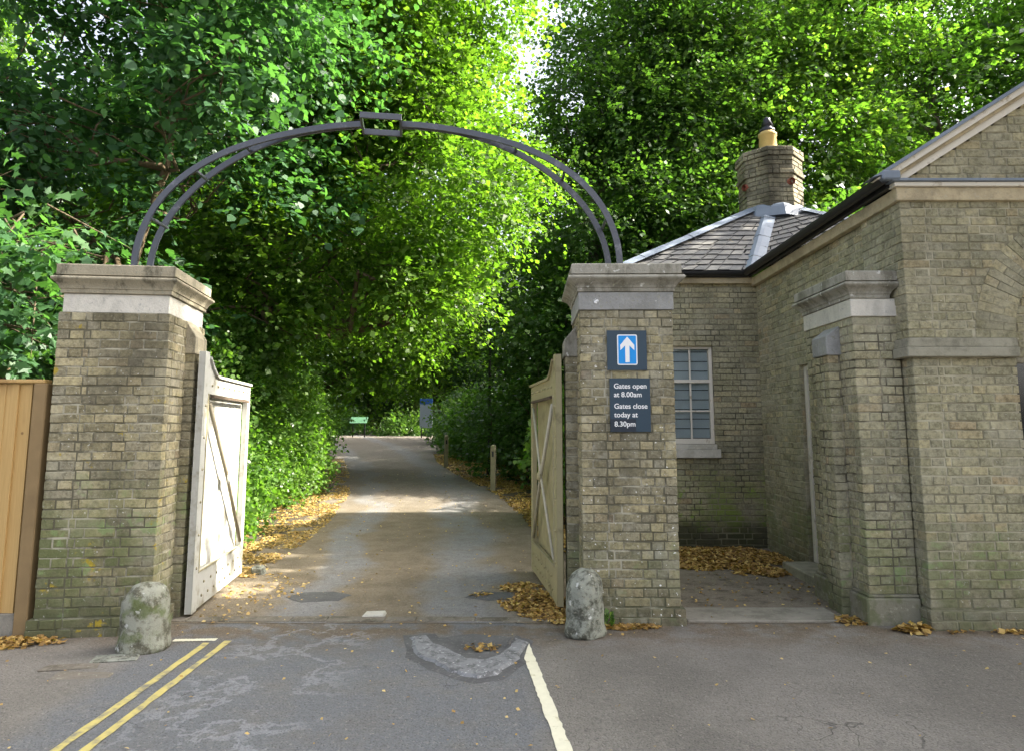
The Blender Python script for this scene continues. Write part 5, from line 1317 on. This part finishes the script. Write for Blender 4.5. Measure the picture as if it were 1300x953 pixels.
# 7 far trees closing the view
far = [(-14.5, 44, 0), (-9.5, 47, 1), (-4.8, 45, 2), (.5, 44, 0), (4.2, 36, 1), (5.5, 27.5, 0), (-12.5, 33, 1), (-12.0, 25, 2), (9.5, 31, 2), (16, 29, 0), (22, 27, 1), (-10.6, 17, 0), (-14, 13, 1), (-19, 22, 2), (-11.5, 10.6, 0)]
lab = ['tall dark tree far left at the bend of the drive', 'far dark tree standing behind the green information board', 'far tree with sunlit crown over the end of the drive', 'distant tree above the shrubs right of the bend',
       'mid-distance tree behind the lamp post', 'deep green tree between the signed pier and the far wood', 'leaning tree on the left side beyond the lime', 'thick tree behind the paler lime', 'tree behind the tall dark beech', 'large tree far behind the lodge roof',
       'distant tree at the far right above the pediment', 'dark tree beyond the timber fence behind the forked one', 'shadowy tree further left beyond the fence', 'distant tree glimpsed far left through leaves', 'dark leafy tree right behind the timber fence boards']
for i, (x, y, k) in enumerate(far):
    random.seed(300+i); R = random.uniform; s = 1.0 if y > 30 else .8; z0 = gh(y)
    lb = []
    for q in range(9):
        a = 2*pi*q/9*2.4; rr = R(.8, 2.6)*s
        lb.append((x+cos(a)*rr, y+sin(a)*rr*.6-.5, z0+1.8+q*(2.0 if i in (8, 9, 10, 13, 5, 12) else 1.25)*s+R(-.3, .4), R(1.7, 2.5)*s, R(1.5, 2.1)*s, R(1.2, 1.8)*s))
    tree(['oak_tree', 'beech_tree', 'lime_tree'][k], lab[i], (x, y, z0), [(x, y, z0, .34), (x+R(-.3, .3), y, z0+3, .27), (x+R(-.6, .6), y, z0+6, .2), (x+R(-.8, .8), y, z0+9.5, .1)],
         lb, int((2600 if y > 20 else 3400)*(1.35 if i in (8, 9, 10, 13, 5, 12) else 1)), M['leaf_far'] if k != 2 else M['leaf_lime'], M['bark_grey'], 400+i, leaf=.24 if y > 24 else .15, per=13, length=1.1, gap=.36, twigs=80, base_tint=[.35, .5, .6][k], group=None)
# 8 far-off wood as one mass beyond
rng = np.random.default_rng(9); lobes = []
for i in range(80):
    a = radians(-100+200*i/79+rng.uniform(-2, 2)); d = rng.uniform(58, 74)
    x, y = d*sin(a), d*cos(a)
    if y < -2: continue
    lobes.append((x, y, rng.uniform(1.5, 3), 3.6, 3.2, 3.4)); lobes.append((x+rng.uniform(-2, 2), y, rng.uniform(5, 8), 3.6, 3.2, 3.2)); lobes.append((x+rng.uniform(-2, 2), y+1, rng.uniform(9, 14), 3.2, 3, 3.0))
P, D, N_, S, T, O, out = sprays(lobes, 15000, rng, .55, 12, 1.8, .22, 3, .5, .3, .7, .35)
o = leaf_mesh('distant_wood', P, D, N_, S, M['leaf_far'], T); tag(o, 'far-off dark wood closing the view behind all the trees', 'wood', None, 'stuff')

GROUPS = {'gate_pier': 'brick gate piers with moulded stone caps', 'wooden_gate': 'pair of open gate leaves', 'guard_stone': 'rounded guard stones before the gate piers',
          'wooden_post': 'wooden posts along the drive edge', 'maple_tree': 'maple trees behind the fence', 'lime_tree': 'lime trees along the drive', 'beech_tree': 'beech trees round the lodge and drive',
          'plane_tree': 'spreading bright trees behind the lodge', 'oak_tree': 'oak trees in the distance', 'ivy_bush': 'ivy bushes left of the drive', 'holly_bush': 'dark shrubs along the drive',
          'laurel_bush': 'pale leaved shrubs', 'paving_stone': 'loose flat stones by the left guard stone'}
for o in COL.objects:
    if o.parent is None and 'label' in o:
        k = o.name.split('.')[0]
        if k in GROUPS: o['group'] = GROUPS[k]

# ------------------------------------------------------------------ light, sky, camera
SUN_EL, SUN_AZ = 38.0, 2.0    # azimuth measured from +X towards +Y
az = radians(SUN_AZ); el = radians(SUN_EL)
d = Vector((cos(el)*cos(az), cos(el)*sin(az), sin(el)))
sl_ = bpy.data.lights.new('sun', 'SUN'); sl_.energy = 4.3; sl_.angle = radians(.5); sl_.color = (1, .93, .80)
so = bpy.data.objects.new('sun', sl_); COL.objects.link(so); so.rotation_euler = d.to_track_quat('Z', 'Y').to_euler(); so.location = d*60
w = bpy.data.worlds.new('World'); SC.world = w; w.use_nodes = True; nt = w.node_tree; nt.nodes.clear()
bg = nt.nodes.new('ShaderNodeBackground'); wo = nt.nodes.new('ShaderNodeOutputWorld'); sk = nt.nodes.new('ShaderNodeTexSky')
sk.sky_type = 'NISHITA'; sk.sun_disc = False; sk.sun_elevation = el; sk.sun_rotation = radians(90)-az
sk.air_density = .7; sk.dust_density = 7.0; sk.ozone_density = .4
hs = nt.nodes.new('ShaderNodeHueSaturation'); hs.inputs['Saturation'].default_value = .5; nt.links.new(sk.outputs[0], hs.inputs['Color']); nt.links.new(hs.outputs[0], bg.inputs[0]); bg.inputs[1].default_value = .15; nt.links.new(bg.outputs[0], wo.inputs[0])

cam = bpy.data.cameras.new('camera'); co = bpy.data.objects.new('camera', cam); COL.objects.link(co); SC.camera = co
FPX = 867.0
cam.sensor_fit = 'HORIZONTAL'; cam.sensor_width = 36; cam.lens = 36*FPX/1300; cam.shift_y = -44.5/1300; cam.clip_end = 1500; cam.clip_start = .05
co.location = (0, 0, 1.6); co.rotation_euler = (radians(90)+atan(111/FPX), 0, 0)
SC.view_settings.view_transform = 'Standard'; SC.view_settings.look = 'None'; SC.view_settings.gamma = 1
SC.view_settings.exposure = 2.3
try: SC.view_settings.use_curve_mapping = False
except Exception: pass
SC.render.engine = 'CYCLES'; SC.cycles.use_denoising = True
SC.cycles.max_bounces = 8; SC.cycles.diffuse_bounces = 4; SC.cycles.transmission_bounces = 6; SC.cycles.glossy_bounces = 2; SC.cycles.transparent_max_bounces = 6
SC.cycles.sample_clamp_indirect = 8
